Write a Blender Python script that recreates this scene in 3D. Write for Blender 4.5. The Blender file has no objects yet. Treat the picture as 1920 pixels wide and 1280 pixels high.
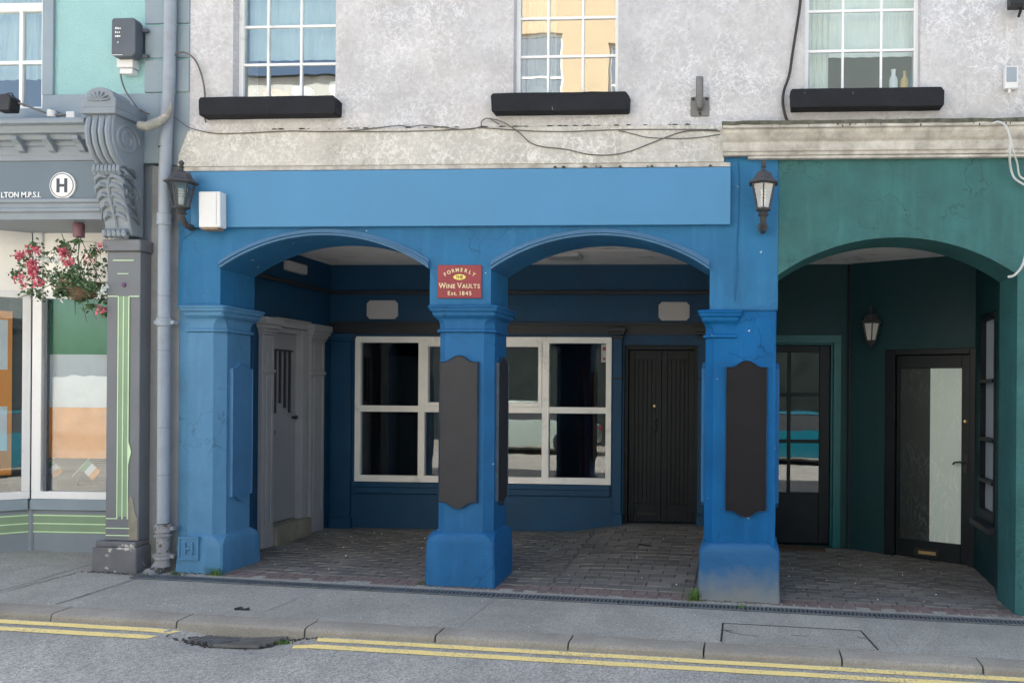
import bpy, bmesh, math, random
from mathutils import Vector, Matrix
random.seed(7)
S = bpy.context.scene
# ---------------------------------------------------------------- camera, sky, sun, exposure
F_PX, CX, CY, YAW, ROLL = 1500.0, 1312.0, 734.0, math.radians(3.3), 0.0076
CAM = Vector((0.0, -6.5, 1.6))
ROT = Matrix.Rotation(YAW, 3, 'Z') @ Matrix.Rotation(math.pi/2, 3, 'X') @ Matrix.Rotation(ROLL, 3, 'Z')
cd = bpy.data.cameras.new('camera'); cam = bpy.data.objects.new('camera', cd)
S.collection.objects.link(cam); S.camera = cam
cam.matrix_world = Matrix.Translation(CAM) @ ROT.to_4x4()
cd.sensor_width = 36.0; cd.lens = F_PX/1920*36; cd.shift_x = -(CX-960)/1920; cd.shift_y = (CY-640)/1920
cd.clip_start = 0.05; cd.clip_end = 2000

SUN_EL, SUN_AZ = math.radians(52), math.radians(-32)     # azimuth from +Y towards +X: the sun stands behind the building
W = bpy.data.worlds.new('World'); S.world = W; W.use_nodes = True
nt = W.node_tree; sky = nt.nodes.new('ShaderNodeTexSky'); sky.sky_type = 'NISHITA'
sky.sun_disc = False; sky.sun_elevation = SUN_EL; sky.sun_rotation = SUN_AZ
sky.air_density = 1.0; sky.dust_density = 4.0; sky.ozone_density = 1.0
bg = nt.nodes['Background']; bg.inputs['Strength'].default_value = 0.11
nt.links.new(sky.outputs[0], bg.inputs['Color'])
sl = bpy.data.lights.new('sun', 'SUN'); sl.energy = 5.0; sl.angle = math.radians(0.5); sl.color = (1, .95, .87)
so = bpy.data.objects.new('sun', sl); S.collection.objects.link(so)
sd = Vector((math.sin(SUN_AZ)*math.cos(SUN_EL), math.cos(SUN_AZ)*math.cos(SUN_EL), math.sin(SUN_EL)))
so.rotation_euler = sd.to_track_quat('Z', 'Y').to_euler(); so.location = (0, 30, 30)
S.view_settings.view_transform = 'Standard'; S.view_settings.look = 'None'
S.view_settings.exposure = 2.1; S.view_settings.gamma = 1
S.cycles.max_bounces = 10; S.cycles.transparent_max_bounces = 16; S.cycles.diffuse_bounces = 6
# ---------------------------------------------------------------- helpers
def ray(u, v): return ROT @ Vector(((u-CX)/F_PX, -(v-CY)/F_PX, -1.0))
def A(u, v, Y):
    d = ray(u, v); return CAM + d*((Y-CAM.y)/d.y)
def AX(u, v, X):
    d = ray(u, v); return CAM + d*((X-CAM.x)/d.x)
def pav(x, y): return -.095 - .03*x + .015*y

class Org: pass
ORG = {}
class MB:
    def __init__(s): s.v = []; s.f = []
    def add(s, vs, fs):
        n = len(s.v); s.v += [tuple(p) for p in vs]; s.f += [tuple(i+n for i in f) for f in fs]; return s
    def box(s, x0, x1, y0, y1, z0, z1):
        return s.add([(x0,y0,z0),(x1,y0,z0),(x1,y1,z0),(x0,y1,z0),(x0,y0,z1),(x1,y0,z1),(x1,y1,z1),(x0,y1,z1)],
                     [(0,3,2,1),(4,5,6,7),(0,1,5,4),(1,2,6,5),(2,3,7,6),(3,0,4,7)])
    def hexa(s, p):     # 8 points, box order
        return s.add(p, [(0,3,2,1),(4,5,6,7),(0,1,5,4),(1,2,6,5),(2,3,7,6),(3,0,4,7)])
    def prism(s, poly, lo, hi, fn):   # poly 2d; fn(a,b,t) -> 3d
        n = len(poly)
        vs = [fn(a, b, lo) for a, b in poly] + [fn(a, b, hi) for a, b in poly]
        fs = [tuple(range(n)), tuple(range(2*n-1, n-1, -1))] + [(i, i+n, (i+1) % n+n, (i+1) % n) for i in range(n)]
        return s.add(vs, fs)
    def xz(s, poly, y0, y1): return s.prism(poly, y0, y1, lambda a, b, t: (a, t, b))
    def yz(s, poly, x0, x1): return s.prism(poly, x0, x1, lambda a, b, t: (t, a, b))
    def xy(s, poly, z0, z1): return s.prism(poly, z0, z1, lambda a, b, t: (a, b, t))
    def rings(s, rs, closed=True, caps=True):
        n = len(rs[0]); vs = [p for r in rs for p in r]; fs = []
        for k in range(len(rs)-1):
            for i in range(n if closed else n-1):
                j = (i+1) % n; fs.append((k*n+i, k*n+j, (k+1)*n+j, (k+1)*n+i))
        if caps: fs.append(tuple(range(n-1, -1, -1))); fs.append(tuple((len(rs)-1)*n+i for i in range(n)))
        return s.add(vs, fs)
    def lathe(s, prof, c, n=16, rot=0, axis='z'):
        rs = []
        for r, h in prof:
            ring = []
            for i in range(n):
                a = rot+2*math.pi*i/n; x, y = r*math.cos(a), r*math.sin(a)
                ring.append((c[0]+x, c[1]+y, c[2]+h) if axis == 'z' else (c[0]+x, c[1]+h, c[2]+y) if axis == 'y' else (c[0]+h, c[1]+x, c[2]+y))
            rs.append(ring)
        return s.rings(rs)
    def tube(s, pts, r, n=8, rr=None):
        pts = [Vector(p) for p in pts]; rs = []; up = None
        for i, p in enumerate(pts):
            t = (pts[min(i+1, len(pts)-1)]-pts[max(i-1, 0)]).normalized()
            if up is None: up = t.orthogonal().normalized()
            up = (up - t*up.dot(t)).normalized(); b = t.cross(up)
            q = rr[i] if rr else r
            rs.append([tuple(p+up*q*math.cos(2*math.pi*k/n)+b*q*math.sin(2*math.pi*k/n)) for k in range(n)])
        return s.rings(rs)
    def build(s, name, mat, parent=None, loc=None, smooth=False, bevel=0, seg=1, rough=None):
        if parent is not None: o0 = ORG[parent]
        elif loc is not None: o0 = Vector(loc)
        else:
            xs = [p[0] for p in s.v]; ys = [p[1] for p in s.v]; zs = [p[2] for p in s.v]
            o0 = Vector(((min(xs)+max(xs))/2, (min(ys)+max(ys))/2, min(zs)))
        me = bpy.data.meshes.new(name)
        me.from_pydata([(p[0]-o0.x, p[1]-o0.y, p[2]-o0.z) for p in s.v], [], s.f)
        bm = bmesh.new(); bm.from_mesh(me); bmesh.ops.recalc_face_normals(bm, faces=bm.faces)
        if rough:    # uneven hand-plastered edges: subdivide, then jitter
            cuts, amp, sc = rough
            bmesh.ops.remove_doubles(bm, verts=bm.verts, dist=.0005)
            for _ in range(cuts):
                es = [e for e in bm.edges if e.calc_length() > .05]
                bmesh.ops.subdivide_edges(bm, edges=es, cuts=1, use_grid_fill=True)
            from mathutils import noise
            for v in bm.verts:
                q = (v.co+o0)*sc; v.co += noise.noise_vector(q)*amp + noise.noise_vector(q*4)*amp*.35
        bm.to_mesh(me); bm.free()
        o = bpy.data.objects.new(name, me); S.collection.objects.link(o); me.materials.append(mat)
        if parent is not None: o.parent = parent
        else: o.location = o0
        ORG[o] = o0
        if smooth:
            for p in me.polygons: p.use_smooth = True
            try: me.set_sharp_from_angle(angle=math.radians(38))
            except Exception: pass
        if bevel:
            m = o.modifiers.new('bevel', 'BEVEL'); m.width = bevel; m.segments = seg; m.limit_method = 'ANGLE'
            m.angle_limit = math.radians(50)
        return o
def tag(o, label=None, cat=None, group=None, kind=None):
    if label: o['label'] = label
    if cat: o['category'] = cat
    if group: o['group'] = group
    if kind: o['kind'] = kind
    return o
def empty(name, loc, label, cat, group=None):
    o = bpy.data.objects.new(name, None); S.collection.objects.link(o); o.location = loc
    o.empty_display_size = .1; ORG[o] = Vector(loc); return tag(o, label, cat, group)
def copy_tree(o, parent=None):
    c = o.copy(); S.collection.objects.link(c); c.parent = parent
    for ch in list(o.children): copy_tree(ch, c)
    return c
def text_mesh(mb, s, pos, size, depth=.003, rot=0, squash=1.0, bold=.0, align='CENTER', M=None):
    cu = bpy.data.curves.new('t', 'FONT'); cu.body = s; cu.size = size; cu.extrude = depth; cu.align_x = align
    cu.offset = bold; cu.resolution_u = 3
    o = bpy.data.objects.new('t', cu); S.collection.objects.link(o)
    bpy.context.view_layer.update()
    me = bpy.data.meshes.new_from_object(o.evaluated_get(bpy.context.evaluated_depsgraph_get()))
    if M is None:
        M = Matrix.Translation(pos) @ Matrix.Rotation(math.pi/2, 4, 'X') @ Matrix.Rotation(rot, 4, 'Z') @ Matrix.Diagonal((squash, 1, 1, 1))
    mb.add([tuple(M @ v.co) for v in me.vertices], [tuple(p.vertices) for p in me.polygons])
    bpy.data.objects.remove(o); bpy.data.curves.remove(cu); bpy.data.meshes.remove(me)
# ---------------------------------------------------------------- materials
def newmat(name):
    m = bpy.data.materials.new(name); m.use_nodes = True; t = m.node_tree
    return m, t, t.nodes['Principled BSDF']
def N(t, k, **kw):
    n = t.nodes.new(k)
    for a, b in kw.items():
        if a in n.inputs.keys(): n.inputs[a].default_value = b
        else: setattr(n, a, b)
    return n
def ramp(t, src, stops):
    r = t.nodes.new('ShaderNodeValToRGB'); e = r.color_ramp.elements
    while len(e) < len(stops): e.new(.5)
    for x, (p, c) in zip(e, stops):
        x.position = p; x.color = (c, c, c, 1) if isinstance(c, (int, float)) else (*c, 1)
    t.links.new(src, r.inputs[0]); return r.outputs[0]
def mix(t, fac, a, b, mode='MIX'):
    m = t.nodes.new('ShaderNodeMix'); m.data_type = 'RGBA'; m.blend_type = mode
    for i, x in ((0, fac), (6, a), (7, b)):
        if hasattr(x, 'is_output'): t.links.new(x, m.inputs[i])
        else: m.inputs[i].default_value = x if i == 0 else (*x, 1)
    return m.outputs[2]
def noise(t, co, scale, detail=4, rough=.55, dist=0):
    n = N(t, 'ShaderNodeTexNoise', Scale=scale, Detail=detail, Roughness=rough, Distortion=dist)
    t.links.new(co, n.inputs['Vector']); return n.outputs[0]
def bump(t, b, src, strength, dist=.01, prev=None):
    n = N(t, 'ShaderNodeBump', Strength=strength, Distance=dist); t.links.new(src, n.inputs['Height'])
    if prev: t.links.new(prev, n.inputs['Normal'])
    t.links.new(n.outputs[0], b.inputs['Normal']); return n.outputs[0]
def paint(name, col, rough=.6, var=.12, scale=3, bs=.25, bscale=60, chips=0, chipcol=(.6,.62,.63), dirt=0, dirtcol=(.12,.11,.1), spec=.4, dscale=2.2, metal=0, chipscale=9, bdist=.006, cracks=0):
    m, t, b = newmat(name)
    co = N(t, 'ShaderNodeTexCoord').outputs['Object']
    n1 = noise(t, co, scale, 5)
    c = mix(t, ramp(t, n1, [(.3, 0), (.7, 1)]), tuple(x*(1-var) for x in col), tuple(min(1, x*(1+var)) for x in col))
    if dirt:
        c = mix(t, ramp(t, noise(t, co, dscale, 8, .65), [(.62-dirt*.3, 0), (.85-dirt*.2, .85)]), c, dirtcol)
    if chips:
        c = mix(t, ramp(t, noise(t, co, chipscale, 6, .6), [(.78-chips*.1, 0), (.80-chips*.1, 1)]), c, chipcol)
    if cracks:
        vd = N(t, 'ShaderNodeTexNoise', Scale=5., Detail=5.); t.links.new(co, vd.inputs['Vector'])
        s_ = N(t, 'ShaderNodeVectorMath', operation='SCALE'); s_.inputs[3].default_value = .35; t.links.new(vd.outputs['Color'], s_.inputs[0])
        a_ = N(t, 'ShaderNodeVectorMath', operation='ADD'); t.links.new(co, a_.inputs[0]); t.links.new(s_.outputs[0], a_.inputs[1])
        vo = N(t, 'ShaderNodeTexVoronoi', Scale=2.4, feature='DISTANCE_TO_EDGE'); t.links.new(a_.outputs[0], vo.inputs['Vector'])
        ck = mix(t, 1.0, ramp(t, vo.outputs['Distance'], [(0, 1), (.012, 0)]), ramp(t, noise(t, co, 1.6, 3), [(.50, 0), (.56, 1)]), 'MULTIPLY')
        fk = mix(t, cracks, (0, 0, 0), ck); c = mix(t, fk, c, tuple(x*.35 for x in col))
        mp = N(t, 'ShaderNodeMapping'); mp.inputs['Scale'].default_value = (7, 7, .8); t.links.new(co, mp.inputs['Vector'])
        c = mix(t, ramp(t, noise(t, mp.outputs[0], 1.5, 6, .7), [(.35, .22), (.5, 0), (.65, 0), (.78, .35)]), c, tuple(min(1, x*1.5+.02) for x in col))
    t.links.new(c, b.inputs['Base Color'])
    r = mix(t, n1, (rough*.85,)*3, (min(1, rough*1.15),)*3); t.links.new(r, b.inputs['Roughness'])
    b.inputs['Specular IOR Level'].default_value = spec; b.inputs['Metallic'].default_value = metal
    if bs: 
        p = bump(t, b, noise(t, co, bscale, 6, .6), bs, bdist)
        bump(t, b, noise(t, co, 7, 3), bs*.6, .02, p)
    return m
def veined(name, lo, hi, warm=(.60,.54,.45), vs=17, vein=.85, dirt=.3):
    m, t, b = newmat(name); co = N(t, 'ShaderNodeTexCoord').outputs['Object']
    dn = N(t, 'ShaderNodeTexNoise', Scale=10., Detail=3., Roughness=.6); t.links.new(co, dn.inputs['Vector'])
    sc = N(t, 'ShaderNodeVectorMath', operation='SCALE'); sc.inputs[3].default_value = .21
    t.links.new(dn.outputs['Color'], sc.inputs[0])
    ad = N(t, 'ShaderNodeVectorMath', operation='ADD'); t.links.new(co, ad.inputs[0]); t.links.new(sc.outputs[0], ad.inputs[1])
    def vor(s):
        v = N(t, 'ShaderNodeTexVoronoi', Scale=s, feature='DISTANCE_TO_EDGE'); t.links.new(ad.outputs[0], v.inputs['Vector']); return v.outputs['Distance']
    v1 = ramp(t, vor(vs), [(0, 1), (.06, .7), (.13, 0)]); v2 = ramp(t, vor(vs*2.0), [(0, .9), (.08, .5), (.17, 0)])
    vv = mix(t, .5, v1, v2, 'ADD')
    msk = ramp(t, noise(t, co, 1.7, 4), [(.36, .10), (.62, 1)])
    vv = mix(t, 1.0, vv, msk, 'MULTIPLY')
    vv = mix(t, 1.0, vv, ramp(t, noise(t, co, 8, 5, .7), [(.38, .05), (.52, 1)]), 'MULTIPLY')
    base = mix(t, ramp(t, noise(t, co, 2.6, 8, .62), [(.32, 0), (.66, 1)]), lo, tuple((a+c)/2 for a, c in zip(lo, hi)))
    vsoft = mix(t, vein, (0, 0, 0), vv)
    c = mix(t, vsoft, base, hi)
    c = mix(t, ramp(t, noise(t, co, 28, 6, .75), [(.45, 0), (.68, .38)]), c, tuple(x*.72 for x in lo))
    c = mix(t, ramp(t, noise(t, co, .9, 3), [(.45, 0), (.75, .30)]), c, warm)
    # grime: thin dark specks and streaks running down
    mp = N(t, 'ShaderNodeMapping'); mp.inputs['Scale'].default_value = (9, 9, 1.2); t.links.new(co, mp.inputs['Vector'])
    c = mix(t, ramp(t, noise(t, mp.outputs[0], 1.2, 8, .7), [(.60, 0), (.78, dirt)]), c, (.16,.15,.12))
    c = mix(t, ramp(t, noise(t, co, 30, 5, .7), [(.70, 0), (.76, dirt*1.3)]), c, (.13,.12,.1))
    t.links.new(c, b.inputs['Base Color']); b.inputs['Roughness'].default_value = .85
    p = bump(t, b, vsoft, .25, .004); p = bump(t, b, noise(t, co, 90, 5, .65), .45, .006, p); bump(t, b, noise(t, co, 5, 4), .5, .03, p)
    return m
def ground_mat(name, c0, c1, grain=260, gs=.5, patch=1.3, patchcol=None, pfac=.5, spk=.3):
    m, t, b = newmat(name); co = N(t, 'ShaderNodeTexCoord').outputs['Object']
    v = N(t, 'ShaderNodeTexVoronoi', Scale=grain); t.links.new(co, v.inputs['Vector'])
    g = ramp(t, v.outputs['Color'], [(.15, 0), (.85, 1)])
    c = mix(t, g, c0, c1)
    c = mix(t, ramp(t, noise(t, co, patch, 7, .6), [(.4, 0), (.7, pfac)]), c, patchcol or tuple(x*.6 for x in c0))
    c = mix(t, ramp(t, noise(t, co, 40, 4, .7), [(.55, 0), (.8, spk)]), c, tuple(x*.45 for x in c0))
    c = mix(t, ramp(t, noise(t, co, .55, 6, .65, .8), [(.40, 0), (.50, .28), (.62, .05), (.75, .3)]), c, tuple(x*.62 for x in c0))
    gv = N(t, 'ShaderNodeTexVoronoi', Scale=4.5); t.links.new(co, gv.inputs['Vector'])
    c = mix(t, mix(t, 1.0, ramp(t, gv.outputs['Distance'], [(.045, .55), (.075, 0)]), ramp(t, gv.outputs['Color'], [(.45, 0), (.5, 1)]), 'MULTIPLY'), c, tuple(x*.4 for x in c0))
    t.links.new(c, b.inputs['Base Color']); b.inputs['Roughness'].default_value = .85; b.inputs['Specular IOR Level'].default_value = .3
    p = bump(t, b, v.outputs['Distance'], gs, .006); bump(t, b, noise(t, co, 8, 6, .6), .4, .02, p)
    return m
def glass(name, tint=(.85,.9,.9), refl=1.0, wav=.02, rough=0.0, wsc=2.5):
    m = bpy.data.materials.new(name); m.use_nodes = True; t = m.node_tree; t.nodes.clear()
    co = N(t, 'ShaderNodeTexCoord').outputs['Object']
    bp = N(t, 'ShaderNodeBump', Strength=wav, Distance=.05); t.links.new(noise(t, co, wsc, 2), bp.inputs['Height'])
    fr = N(t, 'ShaderNodeFresnel', IOR=1.52); ge = t.nodes.new('ShaderNodeNewGeometry')
    io = N(t, 'ShaderNodeMapRange'); io.inputs['To Min'].default_value = 1.52; io.inputs['To Max'].default_value = 1/1.52
    t.links.new(ge.outputs['Backfacing'], io.inputs['Value']); t.links.new(io.outputs[0], fr.inputs['IOR'])
    mu = N(t, 'ShaderNodeMath', operation='MULTIPLY_ADD'); t.links.new(fr.outputs[0], mu.inputs[0]); mu.inputs[1].default_value = 1.5*refl; mu.inputs[2].default_value = .03*refl
    gl = N(t, 'ShaderNodeBsdfGlossy', Roughness=rough); t.links.new(bp.outputs[0], gl.inputs['Normal'])
    tr = N(t, 'ShaderNodeBsdfTransparent'); tr.inputs[0].default_value = (*tint, 1)
    mx = N(t, 'ShaderNodeMixShader'); t.links.new(mu.outputs[0], mx.inputs[0]); t.links.new(tr.outputs[0], mx.inputs[1]); t.links.new(gl.outputs[0], mx.inputs[2])
    o = N(t, 'ShaderNodeOutputMaterial'); t.links.new(mx.outputs[0], o.inputs[0]); return m

M = {}
M['stucco'] = veined('white stucco', (.42,.415,.425), (.72,.71,.73), dirt=.4)
M['band'] = veined('weathered string band', (.36,.35,.32), (.78,.76,.71), vs=13, vein=.75, dirt=.5)
M['blue'] = paint('blue masonry paint', (.015,.115,.275), .6, .14, 2.5, .6, 70, chips=.8, chipscale=11, dirt=.22, dirtcol=(.01,.08,.2), spec=.25, cracks=.8)
M['blue_r'] = paint('least hazed blue paint', (.005,.102,.28), .6, .14, 2.5, .6, 70, chips=.95, chipscale=11, dirt=.22, dirtcol=(.002,.07,.2), spec=.15, cracks=.9)  # same facade blue, kept deeper where the lens haze is thinnest
M['blue_a'] = paint('arch wall blue with mean haze', (.021,.138,.288), .6, .14, 2.5, .6, 70, chips=.75, chipscale=11, dirt=.22, dirtcol=(.02,.10,.22), spec=.25, cracks=.8)  # facade blue with an average of the lens haze mixed into the colour
M['blue_l'] = paint('haze-lightened blue paint', (.072,.210,.365), .6, .12, 2.5, .5, 70, chips=.4, cracks=.6, dirt=.2, dirtcol=(.05,.15,.3))  # facade blue paled for the left pier: lens haze put into the colour
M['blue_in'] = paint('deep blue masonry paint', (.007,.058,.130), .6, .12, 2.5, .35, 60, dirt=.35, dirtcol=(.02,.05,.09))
M['blue_fascia'] = paint('light blue fascia board', (.060,.222,.405), .5, .04, 2, .05, 40)
M['mould'] = paint('slate blue moulding paint', (.05,.15,.28), .5, .1, 3, .2, 60)
M['board'] = paint('black board', (.030,.030,.033), .6, .2, 4, .15, 90, chips=.04, chipcol=(.2,.2,.2), chipscale=25)
M['board_r'] = paint('darker black board', (.0115,.0105,.0125), .6, .2, 4, .15, 90, spec=.2, chips=.04, chipcol=(.2,.2,.2), chipscale=25)
M['boardb'] = paint('blue painted board', (.06,.18,.34), .55, .1, 4, .2, 90)
M['dark_trim'] = paint('dark trim paint', (.028,.030,.038), .5, .15, 4, .2, 50)
M['black_door'] = paint('black door paint', (.010,.0145,.019), .42, .25, 3, .2, 40, chips=.03, chipcol=(.14,.12,.1), chipscale=30, spec=.22)
M['grey_door'] = paint('grey door paint', (.28,.28,.31), .5, .08, 3, .15, 60)  # grey raised in tone to carry the lens haze on the left
M['grey_trim'] = paint('grey pilaster paint', (.33,.33,.35), .5, .08, 3, .2, 60)  # lightened along with the door for the same haze
M['cream'] = paint('cream window frame', (.92,.89,.85), .35, .04, 4, .05, 60, dirt=.08)
M['white'] = paint('white plastic frame', (.80,.80,.80), .35, .03, 4, .03, 60, dirt=.08)
M['stone'] = paint('stone step', (.27,.25,.20), .85, .25, 9, .6, 50, dirt=.4)
M['ceil'] = paint('ceiling plaster', (.86,.82,.79), .8, .08, 2, .2, 30, dirt=.2)
M['sill'] = paint('black sill paint', (.017,.018,.022), .7, .25, 5, .5, 60, chips=.95, chipcol=(.28,.28,.29), chipscale=22, spec=.2)
M['plate'] = paint('grey plate', (.50,.48,.48), .5, .04, 4, .02, 40)
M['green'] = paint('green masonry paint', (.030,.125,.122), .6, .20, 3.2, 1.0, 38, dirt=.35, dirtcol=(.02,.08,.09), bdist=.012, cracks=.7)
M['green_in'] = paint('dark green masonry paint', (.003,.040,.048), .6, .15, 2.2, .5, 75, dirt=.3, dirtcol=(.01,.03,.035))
M['teal'] = paint('teal gloss paint', (.012,.13,.14), .35, .1, 3, .1, 60)
M['iron'] = paint('black iron', (.018,.018,.02), .45, .2, 9, .3, 90)
M['lamp_iron'] = paint('weathered lantern metal', (.055,.055,.058), .55, .3, 14, .4, 90)
M['mint'] = paint('mint pebbledash', (.40,.68,.68), .8, .05, 3, 1.0, 110, bdist=.02)
M['quoin'] = paint('grey quoin paint', (.255,.315,.36), .7, .06, 3, .4, 60)
M['pgrey'] = paint('grey shopfront paint', (.225,.26,.295), .55, .08, 3, .15, 60)
M['pgrey_d'] = paint('grey pilaster gloss', (.15,.16,.175), .5, .08, 3, .15, 60, chips=.04, chipcol=(.55,.5,.42), chipscale=5)
M['psign'] = paint('slate fascia board', (.12,.16,.195), .4, .06, 3, .05, 60)
M['plinthg'] = paint('worn plinth', (.14,.14,.15), .8, .2, 5, .6, 40, chips=1.6, chipcol=(.5,.47,.42), chipscale=8)
M['render_g'] = paint('grey render strip', (.26,.27,.28), .8, .12, 5, .5, 60, dirt=.35, dirtcol=(.14,.15,.13))
M['pipe'] = paint('grey painted pipe', (.30,.34,.39), .45, .08, 4, .2, 40, dirt=.3, dirtcol=(.2,.2,.19))
M['pipe_old'] = paint('flaking cast iron pipe', (.27,.27,.28), .7, .2, 8, .6, 50, chips=2.2, chipcol=(.10,.09,.07), chipscale=13)
M['lime'] = paint('pale green lining paint', (.60,.80,.50), .5, .04, 4, 0)
M['sage'] = paint('sage band paint', (.23,.33,.21), .5, .06, 4, .1)
M['purple'] = paint('purple stud', (.13,.06,.16), .5, .05, 4, 0)
M['letter'] = paint('white lettering', (.85,.86,.86), .4, .02, 4, 0)
M['letterd'] = paint('dark lettering', (.05,.06,.07), .4, .02, 4, 0)
M['red'] = paint('maroon enamel', (.26,.035,.045), .5, .15, 6, .1, 50, chips=.06, chipcol=(.45,.3,.3), chipscale=14)
M['gold'] = paint('cream gold lettering', (.78,.62,.40), .5, .1, 8, 0)
M['yellow'] = paint('yellow oval', (.80,.72,.16), .5, .05, 8, 0)
M['box_w'] = paint('white alarm casing', (.70,.70,.69), .4, .03, 4, .02)
M['box_g'] = paint('off white plastic', (.42,.43,.42), .5, .05, 6, .05)
M['box_d'] = paint('dark grey plastic', (.085,.10,.12), .5, .1, 5, .05)
M['cable'] = paint('grey cable', (.13,.12,.11), .6, .3, 12, 0)
M['cable_b'] = paint('black cable', (.035,.03,.028), .6, .3, 12, .3, chips=.5, chipcol=(.5,.5,.5), chipscale=14)
M['cable_w'] = paint('pale cable', (.55,.56,.54), .6, .1, 12, 0)
M['steel'] = paint('galvanised steel', (.19,.19,.19), .55, .2, 9, .3, 50, metal=.5, dirt=.35, dirtcol=(.05,.04,.035))
M['brass'] = paint('brass', (.70,.52,.26), .3, .1, 8, 0, metal=.8)
M['rust'] = paint('rusty flaking lead', (.30,.30,.27), .8, .3, 9, .6, 40, chips=2.2, chipcol=(.55,.40,.36), chipscale=9, dirt=.4)
M['moss'] = paint('mossy grime', (.10,.10,.075), .95, .4, 22, 1.0, 60, chips=.5, chipcol=(.38,.37,.34), chipscale=20)
M['cornice'] = paint('off white cornice paint', (.60,.57,.52), .7, .08, 4, .4, 50, dirt=.85, dirtcol=(.20,.18,.15), dscale=6)
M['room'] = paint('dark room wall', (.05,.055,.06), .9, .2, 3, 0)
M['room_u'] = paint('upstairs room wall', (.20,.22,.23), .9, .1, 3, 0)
M['curtain'] = paint('sage blind cloth', (.82,.86,.85), .9, .08, 5, .3, 30)
M['curtainw'] = paint('white net curtain', (.80,.83,.80), .9, .1, 5, .5, 20)
M['curtainr'] = paint('dark red curtain', (.05,.012,.010), .9, .3, 6, .5, 20)
M['orange'] = paint('orange flag cloth', (.88,.33,.06), .8, .08, 5, .8, 12)
M['flagw'] = paint('white flag cloth', (.78,.80,.86), .8, .05, 5, .8, 12)
M['flagg'] = paint('green flag cloth', (.06,.30,.16), .8, .1, 5, .8, 12)
M['glass'] = glass('window glass', (.90,.93,.93), 1.0, .012)
M['glass_s'] = glass('shop window glass', (.72,.78,.80), 1.1, .008)
M['glass_u'] = glass('upper window glass', (.78,.85,.85), 3.2, .012)
M['glass_m'] = glass('hazy window glass', (.86,.92,.92), 1.6, .012)
M['lampglass'] = glass('lantern glass', (.80,.83,.82), 2.4, .05, .08)
M['frost'] = paint('frosted lantern glass', (.62,.60,.55), .3, .05, 8, 0)
# pale film with swirling wipe marks
def film(name, a, b_, vs=5.0):
    m, t, b = newmat(name); co = N(t, 'ShaderNodeTexCoord').outputs['Object']
    mp = N(t, 'ShaderNodeMapping'); mp.inputs['Scale'].default_value = (3.2, 3.2, 1.1); t.links.new(co, mp.inputs['Vector'])
    n = noise(t, mp.outputs[0], vs*.5, 3, .5, 2.2)
    line = ramp(t, n, [(.46, 0), (.5, 1), (.54, 0)])
    big = ramp(t, noise(t, co, 2.2, 3), [(.35, 0), (.7, 1)])
    fac = mix(t, 1.0, line, big, 'MULTIPLY')
    t.links.new(mix(t, fac, a, b_), b.inputs['Base Color']); b.inputs['Roughness'].default_value = .35
    b.inputs['Specular IOR Level'].default_value = .4
    return m
M['film_w'] = film('white window film', (.68,.80,.76), (.93,.95,.94))
M['film_d'] = film('dark window film', (.022,.030,.030), (.075,.088,.088))
M['film_b'] = paint('pale blue blind', (.40,.46,.52), .6, .05, 3, .05)
M['road'] = ground_mat('asphalt', (.27,.26,.235), (.60,.575,.515), 95, .8, .9, (.27,.26,.235), .5, .35)
M['pave'] = ground_mat('concrete pavement', (.29,.28,.245), (.56,.54,.47), 150, .6, 1.1, (.26,.255,.215), .5, .4)
M['pave2'] = ground_mat('lighter concrete', (.15,.15,.14), (.26,.26,.245), 150, .5, 1.6, (.12,.12,.11), .5, .3)
M['kerb'] = ground_mat('concrete kerb', (.28,.255,.215), (.45,.42,.36), 200, .4, 1.8, (.20,.185,.15), .6, .35)
M['mortar'] = ground_mat('mortar bed', (.16,.16,.15), (.28,.27,.25), 200, .4, 3, (.06,.07,.05), .6, .3)
M['line_w'] = paint('worn white joint', (.34,.34,.33), .8, .2, 9, .2)
M['line_d'] = paint('dark joint', (.035,.035,.033), .9, .2, 9, .2)
def yellow_line():
    m, t, b = newmat('worn yellow road paint'); co = N(t, 'ShaderNodeTexCoord').outputs['Object']
    v = N(t, 'ShaderNodeTexVoronoi', Scale=85.); t.links.new(co, v.inputs['Vector'])
    w = mix(t, ramp(t, noise(t, co, 3, 4), [(.4, .0), (.7, .7)]), (0,0,0), ramp(t, v.outputs['Color'], [(.5, 0), (.7, 1)]))
    t.links.new(mix(t, w, (.98,.76,.28), (.32,.30,.26)), b.inputs['Base Color']); b.inputs['Roughness'].default_value = .8
    bump(t, b, v.outputs['Distance'], .7, .006); return m
M['yline'] = yellow_line()
def paver():
    m, t, b = newmat('clay pavers'); co = N(t, 'ShaderNodeTexCoord').outputs['Object']
    g = t.nodes.new('ShaderNodeNewGeometry')
    c = ramp(t, g.outputs['Random Per Island'], [(0, (.10,.092,.084)), (.4, (.14,.13,.12)), (.75, (.175,.165,.15)), (1, (.215,.205,.185))])
    c = mix(t, ramp(t, noise(t, co, 60, 5, .7), [(.4, 0), (.75, .6)]), c, (.29,.275,.245))
    c = mix(t, ramp(t, noise(t, co, 2.0, 5), [(.45, 0), (.7, .5)]), c, (.10,.095,.09))
    t.links.new(c, b.inputs['Base Color']); b.inputs['Roughness'].default_value = .8
    bump(t, b, noise(t, co, 120, 5, .6), .5, .005); return m
M['paver'] = paver()
M['paver_r'] = paint('red border pavers', (.20,.15,.135), .8, .2, 12, .5, 80)
M['leaf'] = paint('leaf green', (.075,.135,.055), .6, .4, 9, 0)
M['leaf2'] = paint('pale leaf', (.15,.22,.12), .6, .3, 9, 0)
M['pink'] = paint('pink petals', (.62,.13,.18), .6, .3, 20, 0)
M['wpet'] = paint('white petals', (.80,.82,.76), .6, .05, 20, 0)
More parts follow.
